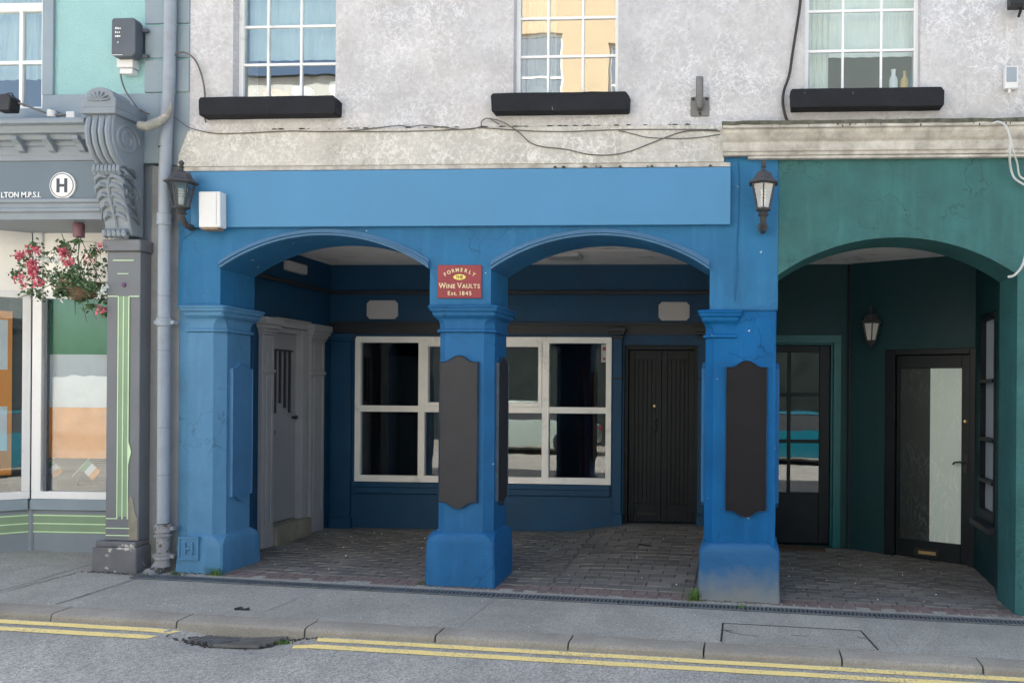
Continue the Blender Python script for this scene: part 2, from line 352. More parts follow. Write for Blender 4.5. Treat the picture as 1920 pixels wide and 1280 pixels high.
M['wicker'] = paint('wicker', (.24,.17,.11), .8, .25, 14, .8, 40)
M['soil'] = paint('wet dirt', (.06,.055,.045), .95, .5, 18, 1.0, 60)
M['grass'] = paint('grass blade', (.10,.20,.035), .6, .3, 9, 0)
M['tin'] = paint('dusky pink tin', (.20,.10,.12), .5, .1, 9, 0)
M['bulb'] = paint('white bulb', (.8,.8,.76), .3, .02, 3, 0)
M['blue_bot'] = paint('blue bottle', (.03,.28,.50), .3, .05, 4, 0); M['amber'] = paint('amber bottle', (.68,.44,.10), .25, .1, 4, 0)
M['pale_bot'] = paint('pale bottle', (.88,.92,.95), .3, .05, 4, 0)
M['yhouse'] = paint('yellow house render', (.48,.38,.25), .8, .05, 2, .2, 40); M['whouse'] = paint('white house render', (.70,.70,.66), .8, .05, 2, .2, 40)
M['ghouse'] = paint('grey house render', (.20,.24,.24), .8, .05, 2, .2, 40); M['slate'] = paint('roof slate', (.06,.065,.07), .7, .2, 6, .3)
M['car_t'] = paint('teal car paint', (.01,.13,.18), .2, .02, 2, 0, spec=.6); M['car_s'] = paint('silver green car paint', (.35,.42,.38), .25, .02, 2, 0, spec=.6)
M['tyre'] = paint('tyre rubber', (.02,.02,.02), .8, .1, 5, 0)
M['psign_d'] = paint('dark green grey shopfront', (.022,.032,.03), .4, .3, 3, .1)
M['mat'] = paint('brown coir mat', (.10,.065,.04), .95, .3, 30, .8, 90)

# ---------------------------------------------------------------- ground, road, pavement
def road_z(x, y):
    z = -.095-.03*x + .015*y - .052
    dx = max(0, 1-abs(x+3.38)/.52); dy = max(0, 1-abs(y+1.24)/.42)
    z -= .045*min(1, dx*1.6)*min(1, dy*1.5)
    return z
def opp_z(x, y): return -.03*x - .30
mb = MB().add([(-300,-300,-12.2),(300,-300,-12.2),(300,300,-12.2),(-300,300,-12.2)], [(0,1,2,3)])
g = mb
# ground sheet follows the slope of the street
mb = MB(); mb.add([(-200,-200,6-3-1.2),(200,-200,-6-3-1.2),(200,200,-6+1.2),(-200,200,6+1.2)], [(0,1,2,3)])
mb = MB(); mb.add([(x, y, -.03*x-.8) for x, y in ((-200,-200),(200,-200),(200,200),(-200,200))], [(0,1,2,3)])
tag(mb.build('ground', M['pave']), kind='structure')
def grid(xs, ys, fz):
    m = MB(); nx = len(xs)
    vs = [(x, y, fz(x, y)) for y in ys for x in xs]
    fs = [(j*nx+i, j*nx+i+1, (j+1)*nx+i+1, (j+1)*nx+i) for j in range(len(ys)-1) for i in range(nx-1)]
    return m.add(vs, fs)
def lin(a, b, n): return [a+(b-a)*i/(n-1) for i in range(n)]
xs = [-40,-20,-10]+lin(-4.4,-2.4,41)+[0,3,8,20,40]
ys = [-10,-8,-6,-4,-3,-2.4]+lin(-2.0,-1.15,34)
tag(grid(xs, ys, road_z).build('road', M['road'], loc=(0,-5,0), smooth=True), kind='structure')
# pavement (thick slab; top follows the street's fall)
def slab(name, x0, x1, y0, y1, zf, mat, th=.3, nx=8, kind='structure'):
    m = MB()
    for i in range(nx):
        a = x0+(x1-x0)*i/nx; b = x0+(x1-x0)*(i+1)/nx
        m.hexa([(a,y0,zf(a,y0)-th),(b,y0,zf(b,y0)-th),(b,y1,zf(b,y1)-th),(a,y1,zf(a,y1)-th),(a,y0,zf(a,y0)),(b,y0,zf(b,y0)),(b,y1,zf(b,y1)),(a,y1,zf(a,y1))])
    return tag(m.build(name, mat, loc=((x0+x1)/2, y0, 0)), kind=kind)
slab('pavement', -14, 12, -1.052, .0, pav, M['pave'])
slab('pavement', -14, -4.95, .0, 1.2, pav, M['pave'], nx=4)
# a lighter strip of concrete left of the drain, cracks and joints
def strip(mb, p, q, w, z=.004, zf=pav):
    d = Vector((q[0]-p[0], q[1]-p[1])).normalized(); n = Vector((-d.y, d.x))*w/2
    mb.add([(a, b, zf(a, b)+z) for a, b in ((p[0]-n.x,p[1]-n.y),(q[0]-n.x,q[1]-n.y),(q[0]+n.x,q[1]+n.y),(p[0]+n.x,p[1]+n.y))], [(0,1,2,3)])
def wob(mb, p, q, w, n=14, amp=.012, z=.004):
    P = [(p[0]+(q[0]-p[0])*i/n+random.uniform(-amp,amp), p[1]+(q[1]-p[1])*i/n+random.uniform(-amp,amp)) for i in range(n+1)]
    for a, b in zip(P, P[1:]): strip(mb, a, b, w*random.uniform(.6,1.3), z)
m = MB()
for a, b in (((-3.37,-.30),(-3.45,-.95)), ((-1.96,-.30),(-1.99,-1.04)), ((1.02,-.36),(1.07,-1.04))): wob(m, a, b, .009, 10, .002)
tag(m.build('pavement', M['line_w']), kind='structure')
m = MB()
wob(m, (-4.92,-.22), (-4.93,-1.03), .010, 14, .004); wob(m, (-5.5,-.2), (-5.55,-1.03), .007, 14, .01)
for x in (-5.62,-6.6): wob(m, (x,.2), (x+.05,-1.03), .006, 10, .006)
wob(m, (-5.4,-.14), (-4.95,-.2), .012, 10, .01)
tag(m.build('pavement', M['line_d']), kind='structure')
# kerb stones
m = MB(); kx = [-2.98+.905*i for i in range(-9, 11)]
for a, b in zip(kx, kx[1:]):
    a0, b0 = a+.006, b-.006; j = random.uniform(-.003,.003)
    prof = [(-1.056,-.35),(-1.23,-.35),(-1.232,-.028),(-1.226,-.011),(-1.212,-.002),(-1.056,.0)]
    rs = [[(x, y+j, pav(x, y)+z) for y, z in prof] for x in (a0, (a0+b0)/2, b0)]
    m.rings(rs)
tag(m.build('kerb', M['kerb'], loc=(0,-1.1,0), smooth=True), kind='structure')
# double yellow lines
m = MB()
def yl(x0, x1, ya, yb, e0=0, e1=0):
    xs = lin(x0, x1, max(2, int((x1-x0)/.12)))
    P = []
    for i, x in enumerate(xs):
        s0 = e0 if i == 0 else (e1 if i == len(xs)-1 else 0)
        j = random.uniform(-.003,.003)
        P.append(((x+s0, ya+j), (x, yb+j)))
    for (a, b), (c, d) in zip(P, P[1:]):
        m.add([(q[0], q[1], road_z(*q)+.004) for q in (b, d, c, a)], [(0,1,2,3)])
yl(-12, -3.86, -1.258, -1.330, 0, .03); yl(-12, -3.92, -1.390, -1.465, 0, .03)
yl(-2.84, 9, -1.258, -1.330, -.03); yl(-2.93, 9, -1.390, -1.465, -.03)
tag(m.build('road_markings', M['yline'], loc=(-1,-1.35,0)), kind='structure')
# arcade floor: mortar bed + interlocking pavers
def floor_z(x, y):
    f = pav(x, 0)
    if y <= 0: return pav(x, y)
    t = min(1, y/2.3)
    if x < .1:
        back = .04 if x < -1.9 else .04+(.105)*min(1, (x+1.9)/.6)
        return f*(1-t)+back*t+.002
    return f + .035*t
tag(grid(lin(-4.75,2.6,40), lin(-.16,2.35,14), lambda x, y: floor_z(x, y)-.006).build('arcade_floor', M['mortar'], loc=(-1,1,0)), kind='structure')
def pavers(mb, x0, x1, y0, y1, zig, pw=.205, ph=.098):
    gap = .009; r = 0; y = y0
    while y+ph <= y1+.001:
        x = x0-(pw/2 if r % 2 else 0)
        while x < x1-.01:
            a, b = max(x, x0)+gap/2, min(x+pw, x1)-gap/2; c, d = y+gap/2, y+ph-gap/2
            if b-a > .03:
                z = .0 + random.uniform(-.0025,.0025); tx, ty = random.uniform(-.012,.012), random.uniform(-.012,.012)
                if zig and b-a > .15:
                    k = .011; w = b-a
                    pts = [(a,c),(a+w*.25,c+k),(a+w*.5,c),(a+w*.75,c-k),(b,c),(b+k*.6,(c+d)/2),(b,d),(a+w*.75,d-k),(a+w*.5,d),(a+w*.25,d+k),(a,d),(a+k*.6,(c+d)/2)]
                    bad = any(False for _ in pts)
                else: pts = [(a,c),(b,c),(b,d),(a,d)]
                mx, my = (a+b)/2, (c+d)/2; n = len(pts)
                top = [(p, q, floor_z(p, q)+z+(p-mx)*tx+(q-my)*ty) for p, q in pts]
                ins = [(mx+(p-mx)*.96, my+(q-my)*.93, floor_z(p, q)+z+.004+(p-mx)*tx+(q-my)*ty) for p, q in pts]
                bot = [(p, q, floor_z(p, q)-.03) for p, q in pts]
                mb.rings([bot, top, ins], caps=False); mb.add(ins, [tuple(range(n))])
            x += pw
        y += ph; r += 1
m = MB(); pavers(m, -4.72, -1.62, .12, 2.26, True); pavers(m, .02, 2.5, .12, 2.3, True); pavers(m, -1.60, -.42, .12, 2.26, False, .22, .108)
tag(m.build('arcade_floor', M['paver'], loc=(-1,1,0)), kind='structure')
m = MB()
def soldier(mb, x0, x1, y0, y1, s=.1):
    x = x0
    while x < x1:
        a, b = x+.003, min(x+s, x1)-.003
        dz = random.uniform(-.002,.003)
        mb.hexa([(a,y0,pav(a,y0)-.03),(b,y0,pav(b,y0)-.03),(b,y1,pav(b,y1)-.03),(a,y1,pav(a,y1)-.03)]+[(p, q, floor_z(p, q)+dz) for p, q in ((a,y0),(b,y0),(b,y1),(a,y1))])
        x += s
soldier(m, -4.4, 2.6, -.075, .115)
for k in range(20):
    y = .13+k*.107; m.hexa([(p, q, floor_z(p, q)-.03) for p, q in ((-.405,y),(-.21,y),(-.21,y+.1),(-.405,y+.1))]+[(p, q, floor_z(p, q)+.002) for p, q in ((-.405,y),(-.21,y),(-.21,y+.1),(-.405,y+.1))])
tag(m.build('arcade_floor', M['paver_r'], loc=(-1,.02,0), bevel=.004), kind='structure')

# ---------------------------------------------------------------- the white and blue terrace building
def wall_grid(xs, zs, holes, y0, y1, zf=None):
    m = MB(); xs = sorted(set(xs)); zs = sorted(set(zs))
    def hole(i, j):
        if i < 0 or j < 0 or i >= len(xs)-1 or j >= len(zs)-1: return True
        cx, cz = (xs[i]+xs[i+1])/2, (zs[j]+zs[j+1])/2
        return any(a < cx < b and c < cz < d for a, b, c, d in holes)
    for i in range(len(xs)-1):
        for j in range(len(zs)-1):
            if hole(i, j): continue
            a, b, c, d = xs[i], xs[i+1], zs[j], zs[j+1]
            m.add([(a,y0,c),(b,y0,c),(b,y0,d),(a,y0,d)], [(0,1,2,3)]); m.add([(a,y1,c),(b,y1,c),(b,y1,d),(a,y1,d)], [(3,2,1,0)])
            if hole(i-1, j): m.add([(a,y0,c),(a,y0,d),(a,y1,d),(a,y1,c)], [(0,1,2,3)])
            if hole(i+1, j): m.add([(b,y0,c),(b,y1,c),(b,y1,d),(b,y0,d)], [(0,1,2,3)])
            if hole(i, j-1): m.add([(a,y0,c),(a,y1,c),(b,y1,c),(b,y0,c)], [(0,1,2,3)])
            if hole(i, j+1): m.add([(a,y0,d),(b,y0,d),(b,y1,d),(a,y1,d)], [(0,1,2,3)])
    return m
B = empty('terrace_building', (-2.2, .3, -.05), 'white stucco building with a blue ground floor arcade of two arches', 'building')
WIN = [(-4.335,-3.445,4.02,5.5), (-1.935,-1.065,4.02,5.5), (.455,1.375,4.02,5.5)]
wx = [-4.71, 5.2]+[w for a, b, _, _ in WIN for w in (a, b)]
m = wall_grid(wx, [3.74, 4.02, 5.5, 8.2], [(a,b,c,d) for a, b, c, d in WIN], 0, .35); m.build('upper_wall', M['stucco'], B)
m = MB(); m.xz([(-4.80,3.46),(-.19,3.46),(-.19,3.765),(-4.71,3.765),(-4.79,3.56)], -.022, .34)
m.build('string_band', M['band'], B, bevel=.006, seg=2)
m = MB()
m.xz([(-4.78,3.425),(-.14,3.425),(-.14,3.459),(-4.78,3.459)], -.012, .1); m.build('band_edge', M['cornice'], B)
# mossy top edge of the band: irregular little clumps
m = MB()
for k in range(46):
    x = random.choice([random.uniform(-4.7,-.3), random.gauss(-2.6,.5), random.gauss(-1.4,.4)])
    if -4.75 < x < -.25:
        w = random.uniform(.006,.03); h = random.uniform(.002,.007)
        m.lathe([(w*.3,-h),(w,0),(w*.5,h)], (x, -.012, 3.768), 6)
for k in range(14):
    x = random.gauss(-1.1,.5); x = min(-.3,max(-2.6,x)); w = random.uniform(.006,.02); m.lathe([(w*.3,-.004),(w,0),(w*.4,.008)], (x, -.02, 3.43), 6)
tag(m.build('moss', M['moss'], B), kind='stuff')
# big masses: rear walls, roof, ends, first floor slab
m = MB(); m.box(-9.5,5.2,4.7,5.0,-1,8.2).box(-9.5,5.4,-.15,5.2,8.2,8.45).box(5.2,5.4,0,5,-1,8.2).box(-9.7,-9.5,0,5,-1,8.2)
m.build('roof', M['slate'], B)
m = MB(); m.box(-4.90,2.9,.36,2.62,3.0,3.22); m.build('ceiling', M['ceil'], B)
m = MB(); m.box(-9.5,5.2,.36,4.7,3.23,3.3); m.build('floor_slab', M['ceil'], B)
# windows upstairs
def upper_window(x0, x1, z0, z1, cols, rows, fy=.075, gl='glass_u'):
    w = .035 if x0 > -4 else .04
    m = MB(); m.box(x0,x0+w,fy,fy+.06,z0,z1).box(x1-w,x1,fy,fy+.06,z0,z1).box(x0+w,x1-w,fy,fy+.06,z0,z0+.045).box(x0+w,x1-w,fy,fy+.06,z1-w,z1)
    fr = m.build('window', M['white'], B, bevel=.004)
    m = MB()
    for c in cols: m.box(c-.009,c+.009,fy+.012,fy+.04,z0+.045,z1-w)
    cs = [x0+w]+[q for c in cols for q in (c-.009, c+.009)]+[x1-w]
    for r in rows:
        for i in range(0, len(cs), 2): m.box(cs[i],cs[i+1],fy+.014,fy+.038,r-.010,r+.010)
    m.build('glazing_bars', M['white'], fr)
    m = MB(); m.box(x0+w,x1-w,fy+.026,fy+.030,z0+.045,z1-w); m.build('pane', M[gl], fr)
    m = MB()   # room behind
    a, b, c, d, y = x0-.3, x1+.3, z0-.25, z1+.2, 1.8
    m.add([(a,.352,c),(b,.352,c),(b,y,c),(a,y,c),(a,.352,d),(b,.352,d),(b,y,d),(a,y,d)], [(0,1,2,3),(4,7,6,5),(1,5,6,2),(2,6,7,3),(3,7,4,0)])
    m.add([(a-.05,.353,c-.05),(b+.05,.353,c-.05),(b+.05,y+.1,c-.05),(a-.05,y+.1,c-.05),(a-.05,.353,d+.05),(b+.05,.353,d+.05),(b+.05,y+.1,d+.05),(a-.05,y+.1,d+.05)], [(0,1,2,3),(4,7,6,5),(1,5,6,2),(2,6,7,3),(3,7,4,0)])
    m.build('room_interior', M['room_u'], fr)
    return fr
def cols_at(us, Y=.09): return [A(u, 100, Y).x for u in us]
def rows_at(vs, u, Y=.09): return [A(u, v, Y).z for v in vs]
upper_window(*WIN[0], cols_at((503,565)), rows_at((121,50), 540)+[4.93,5.2], gl='glass_m')
upper_window(*WIN[1], cols_at((1028,1093)), rows_at((106,34), 1060)+[4.92,5.2])
w3 = upper_window(*WIN[2], cols_at((1580,1652)), rows_at((95,20), 1620)+[4.92,5.2], gl='glass')
# pipe-like shadow blinds / curtains
def drape(x0, x1, z0, z1, y, amp=.012, per=.05, slant=0):
    m = MB(); n = max(4, int((x1-x0)/(per/5))); P = []
    rs = []
    for z in (z0, (z0+z1)/2, z1):
        s = slant*(z-z0)/(z1-z0)
        rs.append([(x0+(x1-x0)*i/n+s*(1-i/n), y+amp*math.sin(2*math.pi*i*(x1-x0)/n/per+z*3), z) for i in range(n+1)])
    m.rings(rs, closed=False, caps=False); return m
tag(drape(.50,1.36,4.375,5.5,.19,.006,.12).build('roller_blind', M['curtain']), 'pale green blind half drawn in the right-hand upstairs window', 'blind')
tag(drape(.47,.66,4.07,5.5,.165,.02,.045).build('net_curtain', M['curtainw']), 'white net curtain at the left side of the right-hand upstairs window', 'curtain')
tag(drape(-1.91,-1.66,4.03,5.4,.34,.02,.06).build('net_curtain', M['curtainw']), 'pale curtain inside the middle upstairs window', 'curtain')
tag(drape(-4.30,-3.47,4.42,5.5,.17,.006,.12).build('roller_blind', M['curtain']), 'pale blind in the left upstairs window of the white wall', 'blind')
tag(drape(-7.1,-6.06,4.30,5.2,.20,.012,.10).build('net_curtain', M['curtainw']), 'pale curtain in the upstairs window of the mint building', 'curtain')
def bottle(u, v0, v1, r, mat, label, neck=.35):
    p = A(u, v0, .20); q = A(u, v1, .20); h = q.z-p.z
    m = MB().lathe([(r*.9,0),(r,.006),(r,h*.55),(r*.85,h*.66),(r*neck,h*.78),(r*neck,h*.95),(r*neck*1.2,h*.955),(r*neck*1.2,h)], (p.x, .20, 4.068), 14)
    tag(m.build('bottle', mat, smooth=True), label, 'bottle', 'bottles on the upstairs window ledge')
bottle(1675,162,116,.036,M['pale_bot'],'pale white plastic bottle on the upstairs window ledge',.5)
bottle(1696,162,119,.034,M['amber'],'amber yellow bottle with thin neck on the upstairs window ledge')
bottle(1714,162,110,.034,M['blue_bot'],'bright blue bottle nearest the frame on the upstairs window ledge')
m = MB().box(.46,1.37,.14,.351,4.02,4.066); m.build('inner_ledge', M['white'], B)
m = MB().box(-4.33,-3.45,.14,.351,4.02,4.066).box(-1.93,-1.07,.14,.351,4.02,4.066); m.build('inner_ledge', M['white'], B)
# clutter in the left and middle upstairs windows
def bowl(x, y, z, r, h, mat, name, label, cat):
    tag(MB().lathe([(r*.5,0),(r,h*.6),(r*.95,h),(r*.8,h*.95),(r*.4,h*.2)], (x,y,z), 16).build(name, mat, smooth=True), label, cat)
bowl(-4.10,.24,4.068,.11,.10,M['orange'],'basket','tan shallow basket behind the left upstairs window','basket')
bowl(-3.86,.24,4.068,.09,.13,M['pale_bot'],'plant_pot','round pale blue pot behind the left upstairs window','pot')
bowl(-3.55,.24,4.068,.07,.17,M['curtainw'],'cloth_bundle','white crumpled bundle at the right end of the left upstairs ledge','bundle')
bowl(-1.78,.24,4.068,.10,.09,M['curtainw'],'dish','pale dish behind the middle upstairs window','dish')
# sills
for a, b in ((-4.56,-3.39), (-2.09,-.965), (.335,1.54)):
    m = MB(); m.xz([(a+.008,3.86),(b-.008,3.86),(b,3.875),(b+.005,3.98),(b-.02,4.012),(a+.015,4.012),(a,3.99)], -.11, .2)
    m.build('sill', M['sill'], B, bevel=.007, seg=2, rough=(3,.0035,9))
    m = MB()
    for k in range(26):
        x = random.uniform(a+.02,b-.03); w = random.uniform(.008,.03); m.lathe([(w,-.006),(w*.9,0),(w*.4,random.uniform(.003,.014))], (x, random.uniform(-.08,.02), 4.012), 6)
    tag(m.build('moss', M['moss'], B), kind='stuff')

# blue arcade wall with two arches
def arcz(x, x0, x1, zs, sag):
    h = (x1-x0)/2; R = (h*h+sag*sag)/(2*sag); c = (x0+x1)/2
    return zs+sag-R+math.sqrt(max(0, R*R-(x-c)**2))
def arch_wall(segs, ztop, y0, y1, n=28):
    # segs: list of ('p',x0,x1,zb) or ('a',x0,x1,zs,sag)
    prof = []
    for s in segs:
        if s[0] == 'p': prof += [(s[1], s[3]), (s[2], s[3])]
        else: prof += [(x, arcz(x, s[1], s[2], s[3], s[4])) for x in lin(s[1], s[2], n)]
    m = MB()
    for (xa, za), (xb, zb) in zip(prof, prof[1:]):
        if abs(xa-xb) < 1e-5:
            if abs(za-zb) > 1e-5: m.add([(xa,y0,za),(xa,y1,za),(xb,y1,zb),(xb,y0,zb)], [(0,1,2,3)])
            continue
        k = len(m.v)
        m.add([(xa,y0,za),(xb,y0,zb),(xb,y0,ztop),(xa,y0,ztop),(xa,y1,za),(xb,y1,zb),(xb,y1,ztop),(xa,y1,ztop)], [(0,1,2,3),(7,6,5,4),(0,4,5,1),(3,2,6,7)])
    xa, za = prof[0]; xb, zb = prof[-1]
    m.add([(xa,y0,za),(xa,y1,za),(xa,y1,ztop),(xa,y0,ztop)], [(0,1,2,3)]); m.add([(xb,y0,zb),(xb,y1,zb),(xb,y1,ztop),(xb,y0,ztop)], [(3,2,1,0)])
    return m
A1 = (-4.43,-2.625,2.60,.28); A2 = (-2.11,-.30,2.59,.28)
arch_wall([('p',-4.80,A1[0],2.27),('a',)+A1,('p',A1[1],A2[0],2.27),('a',)+A2,('p',A2[1],.252,2.262)], 3.424, 0, .47).build('arcade_wall', M['blue_a'], B)
def archivolt(a):
    m = MB(); n = 40; bands = [(0,.030,-.028),(.030,.052,-.040),(.052,.085,-.018)]
    zi = lambda x: arcz(x, *a); zo = lambda x: arcz(x, a[0], a[1], a[2]+.078, a[3]-.022)
    for t0, t1, y in bands:
        f0, f1 = t0/.085, t1/.085; rs = []
        for x in lin(a[0]+.003, a[1]-.003, n):
            z0 = zi(x)+(zo(x)-zi(x))*f0-.001; z1 = zi(x)+(zo(x)-zi(x))*f1-.001
            rs.append([(x,.01,z0),(x,y,z0),(x,y,z1),(x,.01,z1)])
        m.rings(rs)
    m.build('archivolt', M['mould'], B, bevel=.004, seg=2)
archivolt(A1); archivolt(A2)
def ringpts(x0, x1, y0, y1, z, cl, cr):
    return [(x0+cl,y0,z),(x1-cr,y0,z),(x1,y0+cr,z),(x1,y1-cr,z),(x1-cr,y1,z),(x0+cl,y1,z),(x0,y1-cl,z),(x0,y0+cl,z)]
def column(xc, hw, yc, hd, zg, ztopshaft, cl, cr, mat, caphalf=None, capr=None, plint=.41, name='pillar', capmat=None, plx=None):
    R = lambda e, z, a, b: ringpts(xc-hw-e, xc+hw+e, yc-hd-e, yc+hd+e, z, a, b)
    f = .012
    # shaft with the rope moulding
    m = MB(); m.rings([R(0,plint-.02,cl,cr), R(0,1.2,cl,cr), R(-.003,ztopshaft,cl,cr)])
    sh = m.build(name, mat, B, rough=(3,.0022,6), smooth=True)
    if plx is None: a, b = xc-hw-.035, xc+hw+.035
    else: a, b = plx
    P = lambda z, e, c: ringpts(a+e, b-e, yc-hd-.035+e, yc+hd+.035-e, z, c, c)
    m = MB(); m.rings([P(zg-.15,-.006,.012), P(zg+.02,-.006,.014), P(plint-.08,.0,.014), P(plint-.045,.004,.03), P(plint-.01,.018,.07), P(plint+.002,.034,.085)])
    m.build('plinth', M['blue_pl'] if xc > -1 else mat, sh, rough=(3,.006,5), smooth=True)
    return sh
def capital(sh, x0, x1, y0, y1, zt, cl, cr, mat):
    R = lambda e, z, a, b: ringpts(x0-e, x1+e, y0-e, y1+e, z, a, b)
    q = .012
    m = MB(); m.rings([R(.001,zt-.225,cl,cr),R(.018,zt-.215,cl,cr),R(.020,zt-.205,cl,cr),R(.018,zt-.196,cl,cr),R(.002,zt-.188,cl,cr),R(.002,zt-.15,cl*.95,cr*.95),R(.005,zt-.12,cl*.75,cr*.75),R(.014,zt-.10,cl*.3,cr*.3),R(.022,zt-.092,.004,.004),
        R(.024,zt-.088,q,q),R(.030,zt-.082,q,q),R(.034,zt-.070,q,q),R(.033,zt-.056,q,q),R(.046,zt-.048,q,q),R(.052,zt-.036,q,q),R(.052,zt-.026,q,q),R(.060,zt-.018,q,q),R(.062,zt-.006,q,q),R(.056,zt,q,q),R(-.01,zt+.012,q,q)])
    m.build('capital', mat, sh, smooth=True)
# plinth of the right-hand pillar is grey with road dirt at its foot
def dirty_plinth():
    m, t, b = newmat('blue plinth paint grey with road dirt'); co = N(t, 'ShaderNodeTexCoord').outputs['Object']
    sp = t.nodes.new('ShaderNodeSeparateXYZ'); t.links.new(co, sp.inputs[0])
    ad = N(t, 'ShaderNodeMath', operation='MULTIPLY_ADD'); t.links.new(noise(t, co, 5, 6, .65), ad.inputs[0]); ad.inputs[1].default_value = .32; t.links.new(sp.outputs[2], ad.inputs[2])
    c = mix(t, ramp(t, ad.outputs[0], [(.14, 1), (.42, 0)]), (.007,.10,.25), (.20,.22,.22))
    c = mix(t, ramp(t, noise(t, co, 14, 6, .6), [(.72, 0), (.75, 1)]), c, (.02,.09,.28))
    t.links.new(c, b.inputs['Base Color']); b.inputs['Roughness'].default_value = .65
    p = bump(t, b, noise(t, co, 70, 6, .6), .5, .006); bump(t, b, noise(t, co, 7, 3), .4, .02, p); return m
M['blue_pl'] = dirty_plinth()
s1 = column(-2.330, .235, .237, .235, pav(-2.4,0), 2.10, .070, .070, M['blue'], plint=.42, plx=(-2.632,-2.062))
capital(s1, -2.562,-2.098, .005,.47, 2.296, .07,.07, M['blue'])
s2 = column(-.045, .290, .237, .235, pav(0,0), 2.262, .07, .004, M['blue_r'], plint=.375)
capital(s2, -.332,-.09, .005,.47, 2.258, .07,.004, M['blue_r'])
MB().box(-.03,.248,-.014,.02,2.262,2.275).build('ledge', M['blue'], s2, rough=(2,.004,12))
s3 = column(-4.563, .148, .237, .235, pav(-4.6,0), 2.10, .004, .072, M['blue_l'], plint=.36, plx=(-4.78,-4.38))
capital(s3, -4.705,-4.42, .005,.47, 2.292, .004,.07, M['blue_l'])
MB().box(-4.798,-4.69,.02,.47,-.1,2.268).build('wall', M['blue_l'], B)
# fire hydrant style plate in relief on the left plinth
p = A(368, 1014, -.04)
m = MB(); c = Vector((-4.655, -.036, .255)); w, h = .088, .098
m.xz([(c.x-w,c.z-h),(c.x+w,c.z-h),(c.x+w,c.z+h),(c.x-w,c.z+h)], -.048, -.02)
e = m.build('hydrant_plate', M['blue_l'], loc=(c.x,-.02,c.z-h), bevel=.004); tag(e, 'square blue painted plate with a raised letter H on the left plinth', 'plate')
m = MB()
for a, b, c0, d in ((-w,w,h-.014,h),(-w,w,-h,-h+.014),(-w,-w+.014,-h+.014,h-.014),(w-.014,w,-h+.014,h-.014)): m.box(c.x+a,c.x+b,-.056,-.047,c.z+c0,c.z+d)
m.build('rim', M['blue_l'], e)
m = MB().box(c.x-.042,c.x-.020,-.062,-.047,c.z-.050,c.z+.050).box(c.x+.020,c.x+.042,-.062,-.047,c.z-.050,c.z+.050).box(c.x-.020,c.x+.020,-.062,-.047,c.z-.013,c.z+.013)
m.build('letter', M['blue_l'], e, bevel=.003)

# fascia board
m = MB().xz([(-4.66,2.945),(-.135,2.95),(-.135,3.412),(-4.66,3.412)], -.045, -.001)
tag(m.build('fascia_sign', M['blue_fascia'], bevel=.003), 'long blank light blue sign board above the two blue arches', 'sign')

# recess: side wall, back wall, partition
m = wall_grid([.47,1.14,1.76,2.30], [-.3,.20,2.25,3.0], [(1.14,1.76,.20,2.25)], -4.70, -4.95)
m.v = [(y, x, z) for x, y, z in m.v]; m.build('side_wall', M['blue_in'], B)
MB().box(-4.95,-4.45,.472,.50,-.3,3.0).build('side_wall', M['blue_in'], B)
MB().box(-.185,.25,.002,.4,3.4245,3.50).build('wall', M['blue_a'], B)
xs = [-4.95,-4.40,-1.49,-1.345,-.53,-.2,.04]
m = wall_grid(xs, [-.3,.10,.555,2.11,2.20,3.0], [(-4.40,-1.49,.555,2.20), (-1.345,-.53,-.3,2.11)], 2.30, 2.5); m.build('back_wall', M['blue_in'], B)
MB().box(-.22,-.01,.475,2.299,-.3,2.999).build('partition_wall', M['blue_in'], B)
m = MB(); 
m.xz([(-4.70,2.222),(-.22,2.222),(-.22,2.345),(-4.70,2.345)], 2.275, 2.299)
m.xz([(-4.70,2.330),(-.22,2.330),(-.22,2.352),(-4.70,2.352)], 2.25, 2.274); m.build('lintel_band', M['dark_trim'], B)
MB().xz([(-4.699,2.665),(-.22,2.665),(-.22,2.71),(-4.699,2.71)], 2.262, 2.299).yz([(.47,2.665),(2.26,2.665),(2.26,2.71),(.47,2.71)], -4.699, -4.665).build('picture_rail', M['dark_trim'], B, bevel=.008, seg=2)
MB().box(-4.40,-1.49,2.27,2.299,.43,.554).box(-4.40,-1.49,2.255,2.269,.50,.553).build('window_apron', M['blue_in'], B, bevel=.006)
def small_pilaster(x0, x1, zb, zt, capm, bodym):
    m = MB().box(x0,x1,2.25,2.299,zb+.13,zt); s = m.build('pilaster', bodym, B, bevel=.004)
    MB().box(x0-.015,x1+.015,2.235,2.299,zb-.1,zb+.11).box(x0-.006,x1+.006,2.243,2.299,zb+.11,zb+.13).build('base', bodym, s, bevel=.004)
    m = MB(); 
    for z0, z1, e in ((zt-.55,zt-.53,.012),(zt-.10,zt-.07,.015),(zt-.06,zt-.03,.03),(zt-.03,zt+.02,.045)): m.box(x0-e,x1+e,2.25-e,2.299,z0,z1)
    m.build('capital', capm, s, bevel=.004)
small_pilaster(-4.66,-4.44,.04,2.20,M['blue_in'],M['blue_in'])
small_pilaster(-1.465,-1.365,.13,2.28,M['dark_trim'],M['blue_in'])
small_pilaster(-.515,-.40,.13,2.28,M['dark_trim'],M['blue_in'])

